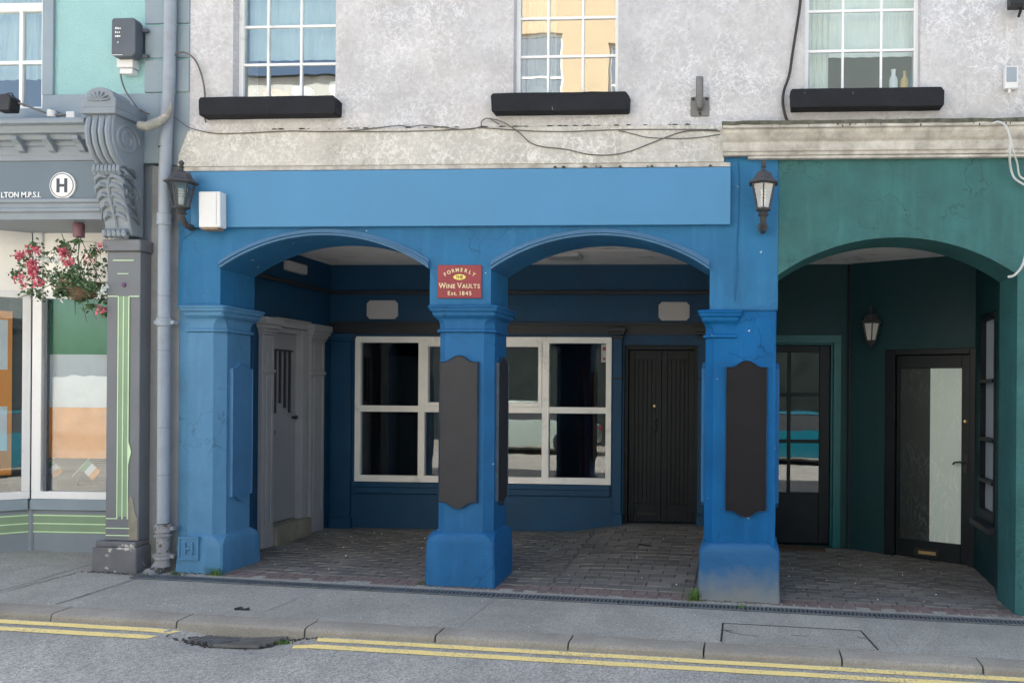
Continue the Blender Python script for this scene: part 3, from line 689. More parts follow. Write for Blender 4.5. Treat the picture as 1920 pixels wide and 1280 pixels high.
# big cream shop window
W0, W1, Z0, Z1 = -4.405,-1.487,.560,2.195
fy = 2.285
m = MB(); b = .062
m.box(W0,W0+b,fy,fy+.07,Z0,Z1).box(W1-b,W1,fy,fy+.07,Z0,Z1).box(W0+b,W1-b,fy,fy+.07,Z1-.07,Z1).box(W0+b,W1-b,fy,fy+.07,Z0,Z0+.072)
V = [(-3.675,-3.600), (-2.265,-2.187)]
for a, c in V: m.box(a,c,fy,fy+.07,Z0+.072,Z1-.07)
m.box(-2.98,-2.91,fy,fy+.07,Z0+.072,Z1-.07)
edges = [W0+b,-3.675,-3.600,-2.98,-2.91,-2.265,-2.187,W1-b]
for i in range(0, 8, 2): m.box(edges[i],edges[i+1],fy+.002,fy+.068,1.347,1.417)
for i in (2, 4):     # opening lights have a second sash frame
    a, c = edges[i], edges[i+1]; z0, z1 = 1.417, Z1-.07; k = .042
    m.box(a,a+k,fy-.014,fy+.05,z0,z1).box(c-k,c,fy-.014,fy+.05,z0,z1).box(a+k,c-k,fy-.014,fy+.05,z1-k,z1).box(a+k,c-k,fy-.014,fy+.05,z0,z0+k)
sw = m.build('shop_window', M['cream'], B, bevel=.004, seg=2)
for i in range(0, 8, 2):
    for z0, z1 in ((Z0+.072,1.347),(1.417,Z1-.07)):
        tl = random.uniform(-.001,.001)
        m = MB().box(edges[i],edges[i+1],fy+.035,fy+.039,z0,z1); m.build('pane', M['glass_s'], sw)
m = MB()
a, b2, c, d, y0, y = -4.6,-1.40,.30,2.7,2.502,4.6
m.add([(a,y0,c),(b2,y0,c),(b2,y,c),(a,y,c),(a,y0,d),(b2,y0,d),(b2,y,d),(a,y,d)], [(0,1,2,3),(4,7,6,5),(1,5,6,2),(2,6,7,3),(3,7,4,0)])
m.box(-4.62,-1.38,2.502,4.65,.2,.29).box(-4.62,-1.38,2.502,4.65,2.71,2.8).box(-1.39,-1.3,2.502,4.65,.29,2.71).box(-4.72,-4.61,2.502,4.65,.29,2.71)
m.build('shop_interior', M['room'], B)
tag(drape(-1.92,-1.56,.60,2.19,2.62,.03,.09).build('curtain', M['curtainr']), 'dark red curtain behind the right end of the cream shop window', 'curtain')
m = MB().box(-4.25,-3.80,2.75,2.85,.31,2.0); tag(m.build('display_screen', M['dark_trim'], bevel=.01), 'dark panel standing behind the left pane of the shop window', 'screen')
p = A(1133, 662, 2.31); m = MB().box(p.x-.035,p.x+.035,2.316,2.318,p.z-.10,p.z+.10)
st = tag(m.build('window_sticker', M['box_g']), 'small pale sticker at the top right corner of the shop window', 'sticker')
MB().box(p.x-.018,p.x+.018,2.3135,2.3155,p.z+.03,p.z+.07).box(p.x-.014,p.x+.014,2.3135,2.3155,p.z-.075,p.z-.05).build('print', M['red'], st)

# blank cut-corner plates on the back wall
for u0, v0, u1, v1, lab in ((688,563,746,598,'blank grey cut-corner plate above the left end of the shop window'), (1235,566,1293,601,'blank grey cut-corner plate above the black double door')):
    p, q = A(u0,v0,2.29), A(u1,v1,2.29); k = .032
    m = MB().xz([(p.x+k,q.z),(q.x-k,q.z),(q.x-k*.6,q.z+k*.6),(q.x,q.z+k),(q.x,p.z-k),(q.x-k*.6,p.z-k*.6),(q.x-k,p.z),(p.x+k,p.z),(p.x+k*.6,p.z-k*.6),(p.x,p.z-k),(p.x,q.z+k),(p.x+k*.6,q.z+k*.6)], 2.283, 2.299)
    tag(m.build('wall_plate', M['plate'], bevel=.003), lab, 'plate', 'blank plates on the arcade back wall')

# black double door
dz = .145
m = MB(); m.box(-1.345,-1.305,2.33,2.46,dz,2.11).box(-.57,-.53,2.33,2.46,dz,2.11).box(-1.305,-.57,2.33,2.46,2.06,2.11)
m.box(-1.345,-.53,2.31,2.34,2.112,2.16)
dr = m.build('door', M['black_door'], B, bevel=.004)
for (a, b) in ((-1.303,-.9395), (-.9355,-.572)):
    m = MB(); fy2 = 2.38; zt, zb = 2.055, dz+.004
    m.box(a,b,fy2+.02,fy2+.05,zb,zt)
    k = .062; m.box(a,a+k,fy2,fy2+.019,zb,zt).box(b-k,b,fy2,fy2+.019,zb,zt).box(a+k,b-k,fy2,fy2+.019,zt-.10,zt).box(a+k,b-k,fy2,fy2+.019,zb,zb+.20)
    n = 5; w = (b-a-2*k)/n
    for i in range(n): m.box(a+k+i*w+.003,a+k+(i+1)*w-.003,fy2+.008,fy2+.019,zb+.20,zt-.10)
    lf = m.build('leaf', M['black_door'], dr, bevel=.0025)
p = A(1227, 761, 2.37); MB().lathe([(.017,0),(.017,-.006),(.012,-.016),(0.004,-.018)], (p.x,2.378,p.z), 16, axis='y').build('lock', M['brass'], dr, smooth=True)
p = A(1229, 795, 2.37)
MB().box(p.x-.012,p.x+.012,2.366,2.379,p.z-.10,p.z+.08).lathe([(.02,0),(.02,-.02),(.012,-.03)], (p.x,2.366,p.z+.05), 12, axis='y').tube([(p.x,2.36,p.z+.01),(p.x+.004,2.335,p.z-.01),(p.x+.004,2.335,p.z-.06),(p.x,2.36,p.z-.085)], .008, 8).build('handle', M['iron'], dr, smooth=True)
p = A(1215, 962, 2.37); MB().box(p.x-.14,p.x+.10,2.372,2.379,p.z-.018,p.z+.018).box(p.x-.11,p.x+.07,2.366,2.371,p.z-.012,p.z+.012).build('letterbox', M['iron'], dr, bevel=.002)
MB().box(-1.35,-.52,2.27,2.5,-.02,dz).build('threshold', M['dark_trim'], dr, bevel=.006)
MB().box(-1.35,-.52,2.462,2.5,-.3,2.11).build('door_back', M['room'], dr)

# grey side door with pilasters, on the left wall of the recess
gd = empty('grey_side_door', (-4.70,1.45,.05), 'grey panelled side door between grey pilasters inside the left arch', 'door')
m = MB()
fz = floor_z
def sp(y0, y1, zb):
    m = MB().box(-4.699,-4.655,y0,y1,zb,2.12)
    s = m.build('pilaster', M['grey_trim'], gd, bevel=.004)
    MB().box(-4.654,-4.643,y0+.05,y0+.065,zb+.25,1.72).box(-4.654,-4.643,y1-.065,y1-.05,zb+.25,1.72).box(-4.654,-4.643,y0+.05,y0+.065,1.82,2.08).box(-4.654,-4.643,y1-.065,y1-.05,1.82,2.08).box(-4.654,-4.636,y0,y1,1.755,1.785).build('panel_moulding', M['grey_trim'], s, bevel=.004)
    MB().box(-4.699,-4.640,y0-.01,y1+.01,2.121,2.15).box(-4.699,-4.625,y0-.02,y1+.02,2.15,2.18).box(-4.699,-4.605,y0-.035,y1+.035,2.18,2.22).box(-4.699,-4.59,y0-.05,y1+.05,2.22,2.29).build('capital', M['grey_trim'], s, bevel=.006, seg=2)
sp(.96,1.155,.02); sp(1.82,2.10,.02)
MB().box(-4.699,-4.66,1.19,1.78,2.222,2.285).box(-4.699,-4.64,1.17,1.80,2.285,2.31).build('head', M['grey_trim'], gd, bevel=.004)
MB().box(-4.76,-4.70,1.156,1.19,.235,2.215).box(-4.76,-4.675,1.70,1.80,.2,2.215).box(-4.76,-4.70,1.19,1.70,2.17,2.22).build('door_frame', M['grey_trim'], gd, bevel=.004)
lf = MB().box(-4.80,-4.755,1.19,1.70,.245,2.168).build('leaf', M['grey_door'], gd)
m = MB()
for i in range(4):
    y = 1.30+i*.085
    m.box(-4.753,-4.735,y,y+.028,1.35+(.10*i if i < 2 else .05*(3-i)),1.98)
m.box(-4.753,-4.735,1.26,1.62,1.98,2.0); m.build('door_bars', M['dark_trim'], lf, bevel=.003)
m = MB(); m.box(-4.754,-4.745,1.24,1.33,1.13,1.18); m.build('letterbox', M['steel'], lf)
MB().lathe([(.012,0),(.012,.03),(.022,.04),(.018,.055)], (-4.754,1.64,1.3), 10, axis='x').build('handle', M['iron'], lf, smooth=True)
MB().box(-4.85,-4.62,1.157,1.80,-.05,.232).build('doorstep', M['stone'], gd, bevel=.012, seg=2, rough=(3,.005,8))
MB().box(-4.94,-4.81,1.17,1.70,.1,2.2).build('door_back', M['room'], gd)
# intercom and electrical bits inside arch one
m = MB().box(-4.72+.06,-4.72+.155,2.262,2.299,1.46,1.58)
ic = tag(m.build('intercom', M['plate'], bevel=.004), 'small grey intercom box on the back wall beside the grey side door', 'intercom')
MB().box(-4.645,-4.58,2.257,2.261,1.53,1.545).box(-4.645,-4.58,2.257,2.261,1.505,1.515).build('speaker_slots', M['dark_trim'], ic)
p = (-4.62,1.40,2.84)
m = MB().yz([(1.36,2.80),(1.70,2.80),(1.70,2.90),(1.36,2.90)], -4.699, -4.63); tag(m.build('emergency_light', M['plate'], bevel=.012, seg=2), 'oblong pale bulkhead light high on the left wall inside the left arch', 'light')
m = MB().box(-2.05,-1.70,1.5,1.75,2.955,2.999)
tag(m.build('ceiling_light', M['plate'], bevel=.012, seg=2), 'square pale light fitting on the ceiling behind the right blue arch', 'light')
m = MB().tube([(-1.78,1.3,2.985),(-.9,1.32,2.985)], .012, 8).tube([(-.95,1.32,2.985),(-.78,1.34,2.985)], .02, 8)
tag(m.build('ceiling_conduit', M['plate'], smooth=True), 'thin pale conduit across the ceiling behind the right blue arch', 'conduit')

# notice boards with ogee ends
def ogee(w, h, r):
    pts = []; t = r
    top = [(-w,h-t*.9),(-w+.02,h-t*.9)]
    for i in range(13):
        a = i/12; x = -w*.62+1.24*w*a; pts.append((x, h-t*.9+t*.9*(math.sin(math.pi*a)**.8)))
    top = [(-w,h-t*.75)]+[(-w*.72,h-t*.75)]+[(p, q) for p, q in pts if q > h-t*.7]+[(w*.72,h-t*.75),(w,h-t*.75)]
    return top
def board(name_lab, face, c, w, h, mat, rimmat):
    # face 'f': faces the street at y=c[1]; 's': faces +x at x=c[0]; 'l': faces -x
    top = ogee(w, h, .07); bot = [(p, -q) for p, q in reversed(top)]
    poly = top+bot
    def fn(a, b, t):
        if face == 'f': return (c[0]+a, c[1]-t, c[2]+b)
        if face == 's': return (c[0]+t, c[1]+a, c[2]+b)
        return (c[0]-t, c[1]+a, c[2]+b)
    m = MB().prism(poly, 0.0, .024, fn)
    o = m.build('notice_board', mat, bevel=.003); tag(o, name_lab, 'board', 'shaped boards on the blue pillars')
    rim = MB(); P = [(a*1.05, b*1.008) for a, b in poly]; n = len(P)
    rs = []
    for k in range(n):
        a, b = P[k]; a2, b2 = a*.95, b*.99
        rs.append([fn(a, b, .0), fn(a, b, .02), fn((a+a2)/2, (b+b2)/2, .031), fn(a2, b2, .0245)])
    rs.append(rs[0]); rim.rings(rs, closed=False, caps=False)
    rim.build('rim', rimmat, o, smooth=True)
M['rimb'] = paint('worn blue black rim', (.03,.06,.10), .55, .4, 8, .3, 60)
board('shaped black board on the front of the middle pillar, below the red plaque','f',(-2.368,.001,1.25),.158,.63,M['board'],M['rimb'])
board('shaped black board on the right side of the middle pillar','s',(-2.097,.24,1.25),.135,.63,M['board'],M['rimb'])
board('shaped black board on the front of the right blue pillar','f',(.005,-.001,1.22),.160,.63,M['board_r'],M['rimb'])
board('narrow edge of the board on the left side of the right blue pillar','l',(-.334,.24,1.24),.135,.60,M['board'],M['blue'])
board('narrow edge of the board on the right side of the right blue pillar','s',(.244,.24,1.24),.135,.60,M['boardb'],M['blue'])
board('blue painted shaped board on the right side of the left pillar','s',(-4.416,.25,1.22),.135,.60,M['boardb'],M['boardb'])

# red plaque
p, q = A(821,497,-.01), A(903,559,-.01)
cxp, czp = (p.x+q.x)/2, (p.z+q.z)/2; hw, hh = (q.x-p.x)/2, (p.z-q.z)/2
pl = empty('wall_plaque', (cxp,0,q.z), 'maroon plaque reading FORMERLY THE WINE VAULTS Est. 1845', 'plaque')
MB().box(cxp-hw,cxp+hw,-.014,-.001,czp-hh,czp+hh).build('plate', M['red'], pl, bevel=.002)
m = MB(); yv = -.0165
for i, ch in enumerate('FORMERLY'):
    a = (i-3.5)/3.5*.60; R = .20
    x = cxp+R*math.sin(a); z = czp+hh*.60-R*(1-math.cos(a))
    text_mesh(m, ch, (x, yv, z), .042, .002, -a, .95, .0008)
x = cxp-hw*.92
def serifline(txt, z, size, x0, x1, small=.8):
    # measured text: big capitals at word starts
    ws = []; 
    for i, ch in enumerate(txt):
        big = (i == 0 or txt[i-1] == ' ')
        ws.append((ch, size if big else size*small, {'W':1.25,'I':.5,'N':.95,'E':.75,'V':.9,'A':.9,'U':.95,'L':.72,'T':.82,'S':.78,' ':.35,'.':.35,'1':.6,'s':.7,'t':.5}.get(ch,.8)))
    tot = sum(s*w for _, s, w in ws); k = (x1-x0)/tot; xx = x0
    for ch, s, w in ws:
        if ch != ' ': 
            text_mesh(m, ch, (xx+s*w*k/2, yv, z), s, .002, 0, min(1.1, k*1.25), .0008)
            if ch in 'WINVAULT1':
                bw = s*.16
                for dx in ((-.26,.26) if ch in 'NUWVA' else (0,)):
                    zz = z+s*.69 if ch in 'WVUT' else z+.001
                    m.box(xx+s*w*k/2+dx*s*w*k*1.3-bw*.7,xx+s*w*k/2+dx*s*w*k*1.3+bw*.7,yv-.002,yv+.002,zz-.0015,zz+.0015)
        xx += s*w*k
serifline('WINE VAULTS', czp-hh*.40, .060, cxp-hw*.93, cxp+hw*.95)
serifline('Est. 1845', czp-hh*.82, .046, cxp-hw*.55, cxp+hw*.58, 1)
m.build('lettering', M['gold'], pl)
MB().lathe([(.001,0),(.001,.0)], (0,0,0), 3)
m = MB(); n = 24; el = [(cxp+.052*math.cos(2*math.pi*i/n), czp+hh*.27+.023*math.sin(2*math.pi*i/n)) for i in range(n)]
m.xz(el, -.0175, -.0141); m.build('oval', M['yellow'], pl)
m = MB(); text_mesh(m, 'THE', (cxp,-.0185,czp+hh*.27-.012), .034, .0015, 0, 1.0, .0006); m.build('oval_lettering', M['red'], pl)

# ---------------------------------------------------------------- green shopfront on the right
G = empty('green_shopfront', (1.2, .3, -.12), 'green painted shopfront with one wide arch and a recessed porch', 'shopfront')
AG = (.254,2.15,2.55,.30)
arch_wall([('a',)+AG,('p',AG[1],5.2,2.55)], 3.50, .002, .45).build('arch_wall', M['green'], G)
MB().box(2.152,5.2,.002,.449,-.4,2.549).build('pier', M['green'], G)
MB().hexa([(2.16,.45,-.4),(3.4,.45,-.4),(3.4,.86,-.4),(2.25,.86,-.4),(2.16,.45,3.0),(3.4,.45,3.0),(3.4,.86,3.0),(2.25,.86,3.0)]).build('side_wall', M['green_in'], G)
m = MB().yz([(-.001,3.50),(-.06,3.50),(-.06,3.525),(-.075,3.53),(-.075,3.60),(-.10,3.62),(-.13,3.66),(-.135,3.685),(-.16,3.69),(-.16,3.725),(-.10,3.735),(-.001,3.745)], -.20, 5.2)
m.build('cornice', M['cornice'], G, bevel=.003)
m = MB()
for k in range(0):
    x = random.uniform(-.2,2.6); w = random.uniform(.006,.028); m.lathe([(w*.6,-.006),(w,0),(w*.5,random.uniform(.004,.015))], (x, random.uniform(-.155,-.05), 3.731), 6)
for k in range(16):
    x = random.uniform(-.1,2.3); w = random.uniform(.003,.010); m.lathe([(w*.6,-.01),(w,0),(w*.5,.01)], (x, -.158, 3.715-random.uniform(0,.02)), 5)
tag(m.build('moss', M['moss'], G), kind='stuff')
m = MB().box(-.205,5.2,-.1645,-.005,3.712,3.742); m.build('cornice_top', M['moss'], G, rough=(6,.007,22))
MB().box(.0,3.2,-.05,-.001,3.475,3.498).build('soffit_board', M['cornice'], G, bevel=.003, rough=(2,.003,6))
# back wall and door one
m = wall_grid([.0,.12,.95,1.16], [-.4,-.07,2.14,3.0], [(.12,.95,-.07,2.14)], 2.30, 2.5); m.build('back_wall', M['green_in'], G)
m = MB()
for k, (w, y) in enumerate(((.085,2.285),(.06,2.27),(.03,2.255))):
    m.box(.95,.95+w,y,y+.0149,-.2,2.14).box(.12,.95+w,y,y+.0149,2.14,2.14+w)
m.box(.925,.95,2.30,2.42,-.2,2.14).box(.12,.925,2.30,2.42,2.12,2.14)
m.build('architrave', M['teal'], G, bevel=.004)
d1 = MB(); zb, zt = -.055, 2.115; a, b = .13, .922; y0 = 2.35
d1.box(b-.115,b,y0,y0+.045,zb,zt).box(a,a+.09,y0,y0+.045,zb,zt).box(a+.09,b-.115,y0,y0+.045,zt-.075,zt).box(a+.09,b-.115,y0,y0+.045,zb,.50)
d1.box(.455,.495,y0+.004,y0+.04,.50,zt-.075)
for z in (1.575,1.062):
    d1.box(a+.09,.455,y0+.006,y0+.038,z-.02,z+.02).box(.495,b-.115,y0+.006,y0+.038,z-.02,z+.02)
dd = d1.build('glazed_door', M['black_door'], G, bevel=.004)
for x0, x1 in ((a+.09,.455),(.495,b-.115)):
    for z0, z1 in ((.50,1.042),(1.082,1.555),(1.595,zt-.075)): MB().box(x0,x1,y0+.02,y0+.024,z0,z1).build('pane', M['glass_s'], dd)
MB().box(a,b,y0+.046,y0+.052,-.055,.40).build('kick_panel', M['black_door'], dd)
m = MB(); c0 = (.0,2.52,-.2); m.box(-.0,1.2,3.9,4.0,-.2,2.9).box(-.05,-.001,2.5,4,-.2,2.9).box(1.2,1.25,2.5,4,-.2,2.9).box(-.05,1.25,2.5,4,-.3,-.2).box(-.05,1.25,2.5,4,2.9,2.99)
m.build('hall_interior', M['room'], G)
# angled wall + door two
P0 = Vector((1.13,2.262)); D = Vector((1.15,-.60)).normalized(); NN = Vector((D.y, -D.x))   # NN points to the street
def ang(s, t, z): q = P0+D*s+NN*t; return (q.x, q.y, z)
def abox(m, s0, s1, t0, t1, z0, z1):
    return m.hexa([ang(s0,t1,z0),ang(s1,t1,z0),ang(s1,t0,z0),ang(s0,t0,z0),ang(s0,t1,z1),ang(s1,t1,z1),ang(s1,t0,z1),ang(s0,t0,z1)])
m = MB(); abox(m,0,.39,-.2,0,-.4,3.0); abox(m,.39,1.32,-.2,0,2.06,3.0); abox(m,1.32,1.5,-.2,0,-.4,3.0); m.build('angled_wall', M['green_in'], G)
m = MB().tube([ang(-.005,.012,-.15), ang(-.005,.012,2.99)], .013, 8); m.build('corner_bead', M['dark_trim'], G)
m = MB(); abox(m,.392,.50,-.10,.015,-.2,2.058); abox(m,1.26,1.318,-.10,.015,-.2,2.058); abox(m,.50,1.26,-.10,.015,2.0,2.058); fr = m.build('door_surround', M['black_door'], G, bevel=.004)
m = MB(); t0, t1 = -.085,-.04
abox(m,.503,.538,t0,t1,-.13,1.995); abox(m,1.17,1.257,t0,t1,-.13,1.995); abox(m,.538,1.17,t0,t1,1.86,1.995); abox(m,.538,1.17,t0,t1,-.13,.07)
d2 = m.build('film_covered_door', M['black_door'], G, bevel=.004)
m = MB(); abox(m,.538,.849,-.066,-.06,.07,1.86); m.build('pane', M['film_d'], d2)
m = MB(); abox(m,.849,1.17,-.066,-.06,.07,1.86); m.build('pane', M['film_w'], d2)
m = MB(); abox(m,.45,1.3,-.14,-.11,-.2,2.05); m.build('door_back', M['room'], d2)
m = MB(); abox(m,.70,.95,-.04,-.032,-.085,-.005); m.build('letterbox', M['iron'], d2, bevel=.003)
m = MB(); abox(m,.745,.925,-.032,-.026,-.067,-.032); m.build('letterbox_flap', M['brass'], d2, bevel=.003)
lk = ang(1.21,-.038,1.32); MB().lathe([(.02,0),(.02,-.008),(.012,-.014)], lk, 14, axis='y').build('lock', M['brass'], d2, smooth=True)
m = MB().tube([ang(1.21,-.035,.90),ang(1.21,.01,.905),ang(1.17,.02,.91),ang(1.12,.018,.905),ang(1.10,.012,.885)], .010, 8); abox(m,1.195,1.225,-.04,-.034,.80,.98); m.build('handle', M['iron'], d2, smooth=True)
# window on the splayed side wall
def sw_(y, z, t=0): return (2.25+(y-.83)*.05-t, y, z)
m = MB()
def sbox(m, y0, y1, t0, t1, z0, z1):
    return m.hexa([sw_(y0,z0,t1),sw_(y0,z0,t0),sw_(y1,z0,t0),sw_(y1,z0,t1),sw_(y0,z1,t1),sw_(y0,z1,t0),sw_(y1,z1,t0),sw_(y1,z1,t1)])
sbox(m,.862,1.66,-.35,0,-.4,.40); sbox(m,.862,1.66,-.35,0,2.36,3.0); sbox(m,1.46,1.66,-.35,0,.40,2.36); m.build('side_wall', M['green_in'], G)
m = MB(); sbox(m,.862,.91,-.08,.01,.41,2.35); sbox(m,1.40,1.459,-.08,.01,.41,2.35); sbox(m,.91,1.40,-.08,.01,2.30,2.35); sbox(m,.91,1.40,-.08,.01,.41,.50)
for z in (1.72,1.17,.78): sbox(m,.91,1.40,-.08,.02,z-.018,z+.018)
wn = m.build('side_window', M['black_door'], G, bevel=.004)
m = MB(); sbox(m,.91,1.40,-.05,-.045,.50,2.30); m.build('pane', M['film_b'], wn)
m = MB(); sbox(m,.84,1.52,-.05,.08,.33,.39); m.build('sill', M['dark_trim'], wn, bevel=.008, seg=2)

# ---------------------------------------------------------------- pharmacy on the left
Ph = empty('pharmacy_building', (-6.3,.3,.05), 'mint green pebbledashed building with a carved grey pharmacy shopfront', 'building')
MW = (-7.2,-6.02,3.97,5.3)
m = wall_grid([-9.5,-7.2,-6.02,-5.07], [4.09,5.3,8.2], [(-7.2,-6.02,4.09,5.3)], .02, .35); m.build('upper_wall', M['mint'], Ph)
m = wall_grid([-9.5,-7.2,-6.02,-4.98], [3.5,3.95,4.089], [(-7.2,-6.02,3.95,4.09)], .0, .35); m.build('string_course', M['quoin'], Ph)
m = MB().box(-6.019,-5.925,-.005,.3,4.09,5.6).box(-7.3,-7.201,-.005,.3,4.09,5.6); m.build('window_surround', M['quoin'], Ph)
m = MB()
for i, (z0, z1) in enumerate(((4.095,4.37),(4.385,4.66),(4.675,4.95),(4.965,5.24),(5.255,5.53),(5.545,5.82))):
    m.box(-5.10 if i % 2 else -5.105,-4.712,-.012,.3,z0,z1)
m.build('quoin', M['quoin'], Ph, bevel=.008, seg=2)
MB().box(-5.09,-4.715,.004,.34,4.0,8.2).build('wall', M['mint'], Ph)
MB().box(-4.979,-4.712,.001,.34,3.48,4.09).build('wall', M['quoin'], Ph)
# its upstairs window
x0, x1, z0, z1 = MW; z0 = 3.955
m = MB().box(x0,x0+.05,.04,.10,z0,z1).box(x1-.05,x1,.04,.10,z0,z1).box(x0+.05,x1-.05,.04,.10,z0,z0+.05).box(x0+.05,x1-.05,.04,.10,4.40+.43,4.40+.50).box(x0+.05,x1-.05,.04,.10,z1-.05,z1)
pw = m.build('window', M['white'], Ph, bevel=.004)
xc = A(43,100,.07).x
m = MB(); cc = [xc-.75,xc-.375,xc]
for c in cc: m.box(c-.014,c+.014,.05,.09,z0+.05,4.83)
q = [x0+.05]+[k for c in cc for k in (c-.014,c+.014)]+[x1-.05]; zr = A(43,119,.07).z
for i in range(0, 8, 2): m.box(q[i],q[i+1],.052,.088,zr-.014,zr+.014)
m.build('glazing_bars', M['white'], pw)
MB().box(x0+.05,x1-.05,.068,.072,z0+.05,z1-.05).build('pane', M['glass_m'], pw)
m = MB().box(-7.4,-5.9,1.6,1.7,3.5,5.6).box(-7.5,-7.3,.36,1.6,3.5,5.6).box(-5.95,-5.9,.36,1.6,3.5,5.6).box(-7.4,-5.9,.36,1.6,5.5,5.6).box(-7.4,-5.9,.36,1.6,3.85,3.95)
m.build('room_interior', M['room_u'], pw)
MB().box(-7.3,-5.86,-.10,.1,3.84,3.945).build('sill', M['quoin'], Ph, bevel=.008, seg=2)
# shop fascia, cornice with dentils, soffit
m = MB().yz([(.0,3.79),(-.30,3.79),(-.31,3.77),(-.31,3.745),(-.27,3.735),(-.25,3.70),(-.25,3.685),(-.215,3.68),(-.20,3.645),(-.16,3.64),(-.16,3.61),(-.14,3.60),(-.14,3.545),(-.13,3.53),(-.13,3.49),(.0,3.49)], -9, -5.38)
m.build('cornice', M['pgrey'], Ph, bevel=.003)
x = -5.52
while x > -7.6:
    MB().yz([(-.138,3.665),(-.24,3.665),(-.245,3.64),(-.20,3.605),(-.17,3.56),(-.138,3.55)], x-.03, x+.03).build('bracket', M['pgrey'], Ph, bevel=.004); x -= .265
MB().box(-9,-5.38,-.118,.3,3.18,3.489).build('fascia', M['psign'], Ph)
m = MB().yz([(.2,3.179),(-.13,3.179),(-.15,3.165),(-.15,3.14),(-.128,3.13),(-.128,3.10),(-.14,3.09),(-.14,3.065),(-.118,3.055),(-.118,3.0),(.5,3.0)], -9, -5.38)
m.build('architrave', M['pgrey'], Ph, bevel=.003)
m = MB(); tx = A(75,372,-.12)
text_mesh(m, 'LTON M.P.S.I.', (tx.x+.01, -.122, tx.z+.008), .066, .002, 0, .92, .0009, 'RIGHT')
m.build('lettering', M['letter'], Ph)
p = A(117,348,-.13)
rs_ = empty('roundel_sign', (p.x,-.12,p.z-.115), 'round white sign with a dark letter H on the pharmacy fascia', 'sign')
MB().lathe([(.112,0),(.112,-.012),(.108,-.015)], (p.x,-.1185,p.z), 40, axis='y').build('disc', M['letter'], rs_, smooth=True)
n = 40; rs = [[(p.x+r*math.cos(a), y, p.z+r*math.sin(a)) for r, y in ((.096,-.134),(.096,-.137),(.101,-.137),(.101,-.134))] for a in [2*math.pi*i/n for i in range(n+1)]]
MB().rings(rs, caps=False).build('ring', M['letterd'], rs_)
MB().box(p.x-.046,p.x-.022,-.138,-.134,p.z-.058,p.z+.058).box(p.x+.022,p.x+.046,-.138,-.134,p.z-.058,p.z+.058).box(p.x-.022,p.x+.022,-.138,-.134,p.z-.011,p.z+.011).build('letter', M['letterd'], rs_)
# carved console bracket
cx0, cx1 = -5.36, -5.085
cs = MB()
side = [(0,3.93),(-.24,3.93),(-.30,3.86),(-.335,3.76),(-.345,3.66),(-.33,3.56),(-.29,3.48),(-.235,3.43),(-.20,3.40),(-.215,3.36),(-.235,3.30),(-.235,3.22),(-.21,3.12),(-.17,3.02),(-.15,2.93),(-.13,2.86),(0,2.86)]
cs.yz(side, cx0+.03, cx1-.02)
con = cs.build('console', M['pgrey'], Ph, bevel=.012, seg=2)
m = MB()   # rounded ribs running down the upper scroll
for k in range(4):
    x = cx0+.052+k*.056
    pts = [(x, y-.006, z) for y, z in ((-.22,3.80),(-.29,3.80),(-.33,3.75),(-.345,3.66),(-.33,3.57),(-.29,3.49),(-.235,3.44),(-.20,3.42))]
    m.tube(pts, .024, 8)
m.build('fluting', M['pgrey'], con, smooth=True)
m = MB()   # palmette crest and spiral volutes on the right cheek
m.xz([(cx0+.015+.25*(.5-.5*math.cos(math.pi*i/12)), 3.93+.085*math.sin(math.pi*i/12)) for i in range(13)], -.345, -.16)
m.box(cx0-.012,cx1+.012,-.36,0,3.80,3.85)
m.box(cx0-.004,cx1+.004,-.345,0,3.85,3.935)
m.build('crest', M['pgrey'], con, bevel=.008, seg=2)
m = MB()
for k in range(7):
    a = math.pi*(k+.5)/7; c0 = (cx0+.14, 3.90); r = .085
    m.tube([(c0[0]+.01*math.cos(a),-.35,c0[1]+.005), (c0[0]+r*.6*math.cos(a),-.357,c0[1]+r*.55*math.sin(a)), (c0[0]+r*math.cos(a)*1.15,-.352,c0[1]+r*.95*math.sin(a))], .008, 6, rr=[.004,.010,.005])
m.build('palmette', M['pgrey'], con, smooth=True)
def spiral(m, yc, zc, r0, turns, x, rt=.012, sgn=1):
    pts = []
    for i in range(int(turns*16)+1):
        a = i/16*2*math.pi; r = r0*(1-i/(turns*16)*.85); pts.append((x, yc+sgn*r*math.cos(a), zc+r*math.sin(a)))
    m.tube(pts, rt, 6)
for a_ in ((-.19, 3.63, .13, 2.3, cx1-.018), (-.13, 3.20, .085, 2, cx1-.018, .01), (-.13, 3.86, .06, 1.5, cx1-.01, .01)):
    m = MB(); spiral(m, *a_); m.build('volute', M['pgrey'], con, smooth=True)
def prof_y(z):
    P = side[1:-1]
    for (ya, za), (yb, zb) in zip(P, P[1:]):
        if zb <= z <= za: return ya+(yb-ya)*(za-z)/(za-zb)
    return P[-1][0]
m = MB()   # acanthus leaf down the lower half
for s in (-1, 1):
    for k in range(6):
        z = 3.37-k*.075; w = .115-.006*k; xm = (cx0+cx1)/2
        yb = prof_y(z)-.006
        pts = [(xm+s*.012, yb, z+.02), (xm+s*w*.5, yb-.018, z+.035), (xm+s*w*.95, yb-.004, z+.01), (xm+s*w*1.15, yb+.02, z-.025)]
        m.tube(pts, .015, 7, rr=[.010,.020,.018,.007])
        m.tube([(cx1-.02,yb+.01,z+.035),(cx1-.004,yb+.06,z+.02),(cx1-.012,yb+.11,z-.03)], .012, 6, rr=[.010,.020,.008])
for k in range(7):
    x = cx0+.035+k*.034; m.tube([(x,-.215,3.425),(x,-.262,3.40),(x,-.268,3.365),(x,-.245,3.34)], .017, 6)
for k in range(5):
    x = cx0+.05+k*.042; m.tube([(x,-.14,2.90),(x,-.175,2.885),(x,-.172,2.86),(x,-.14,2.85)], .02, 6)
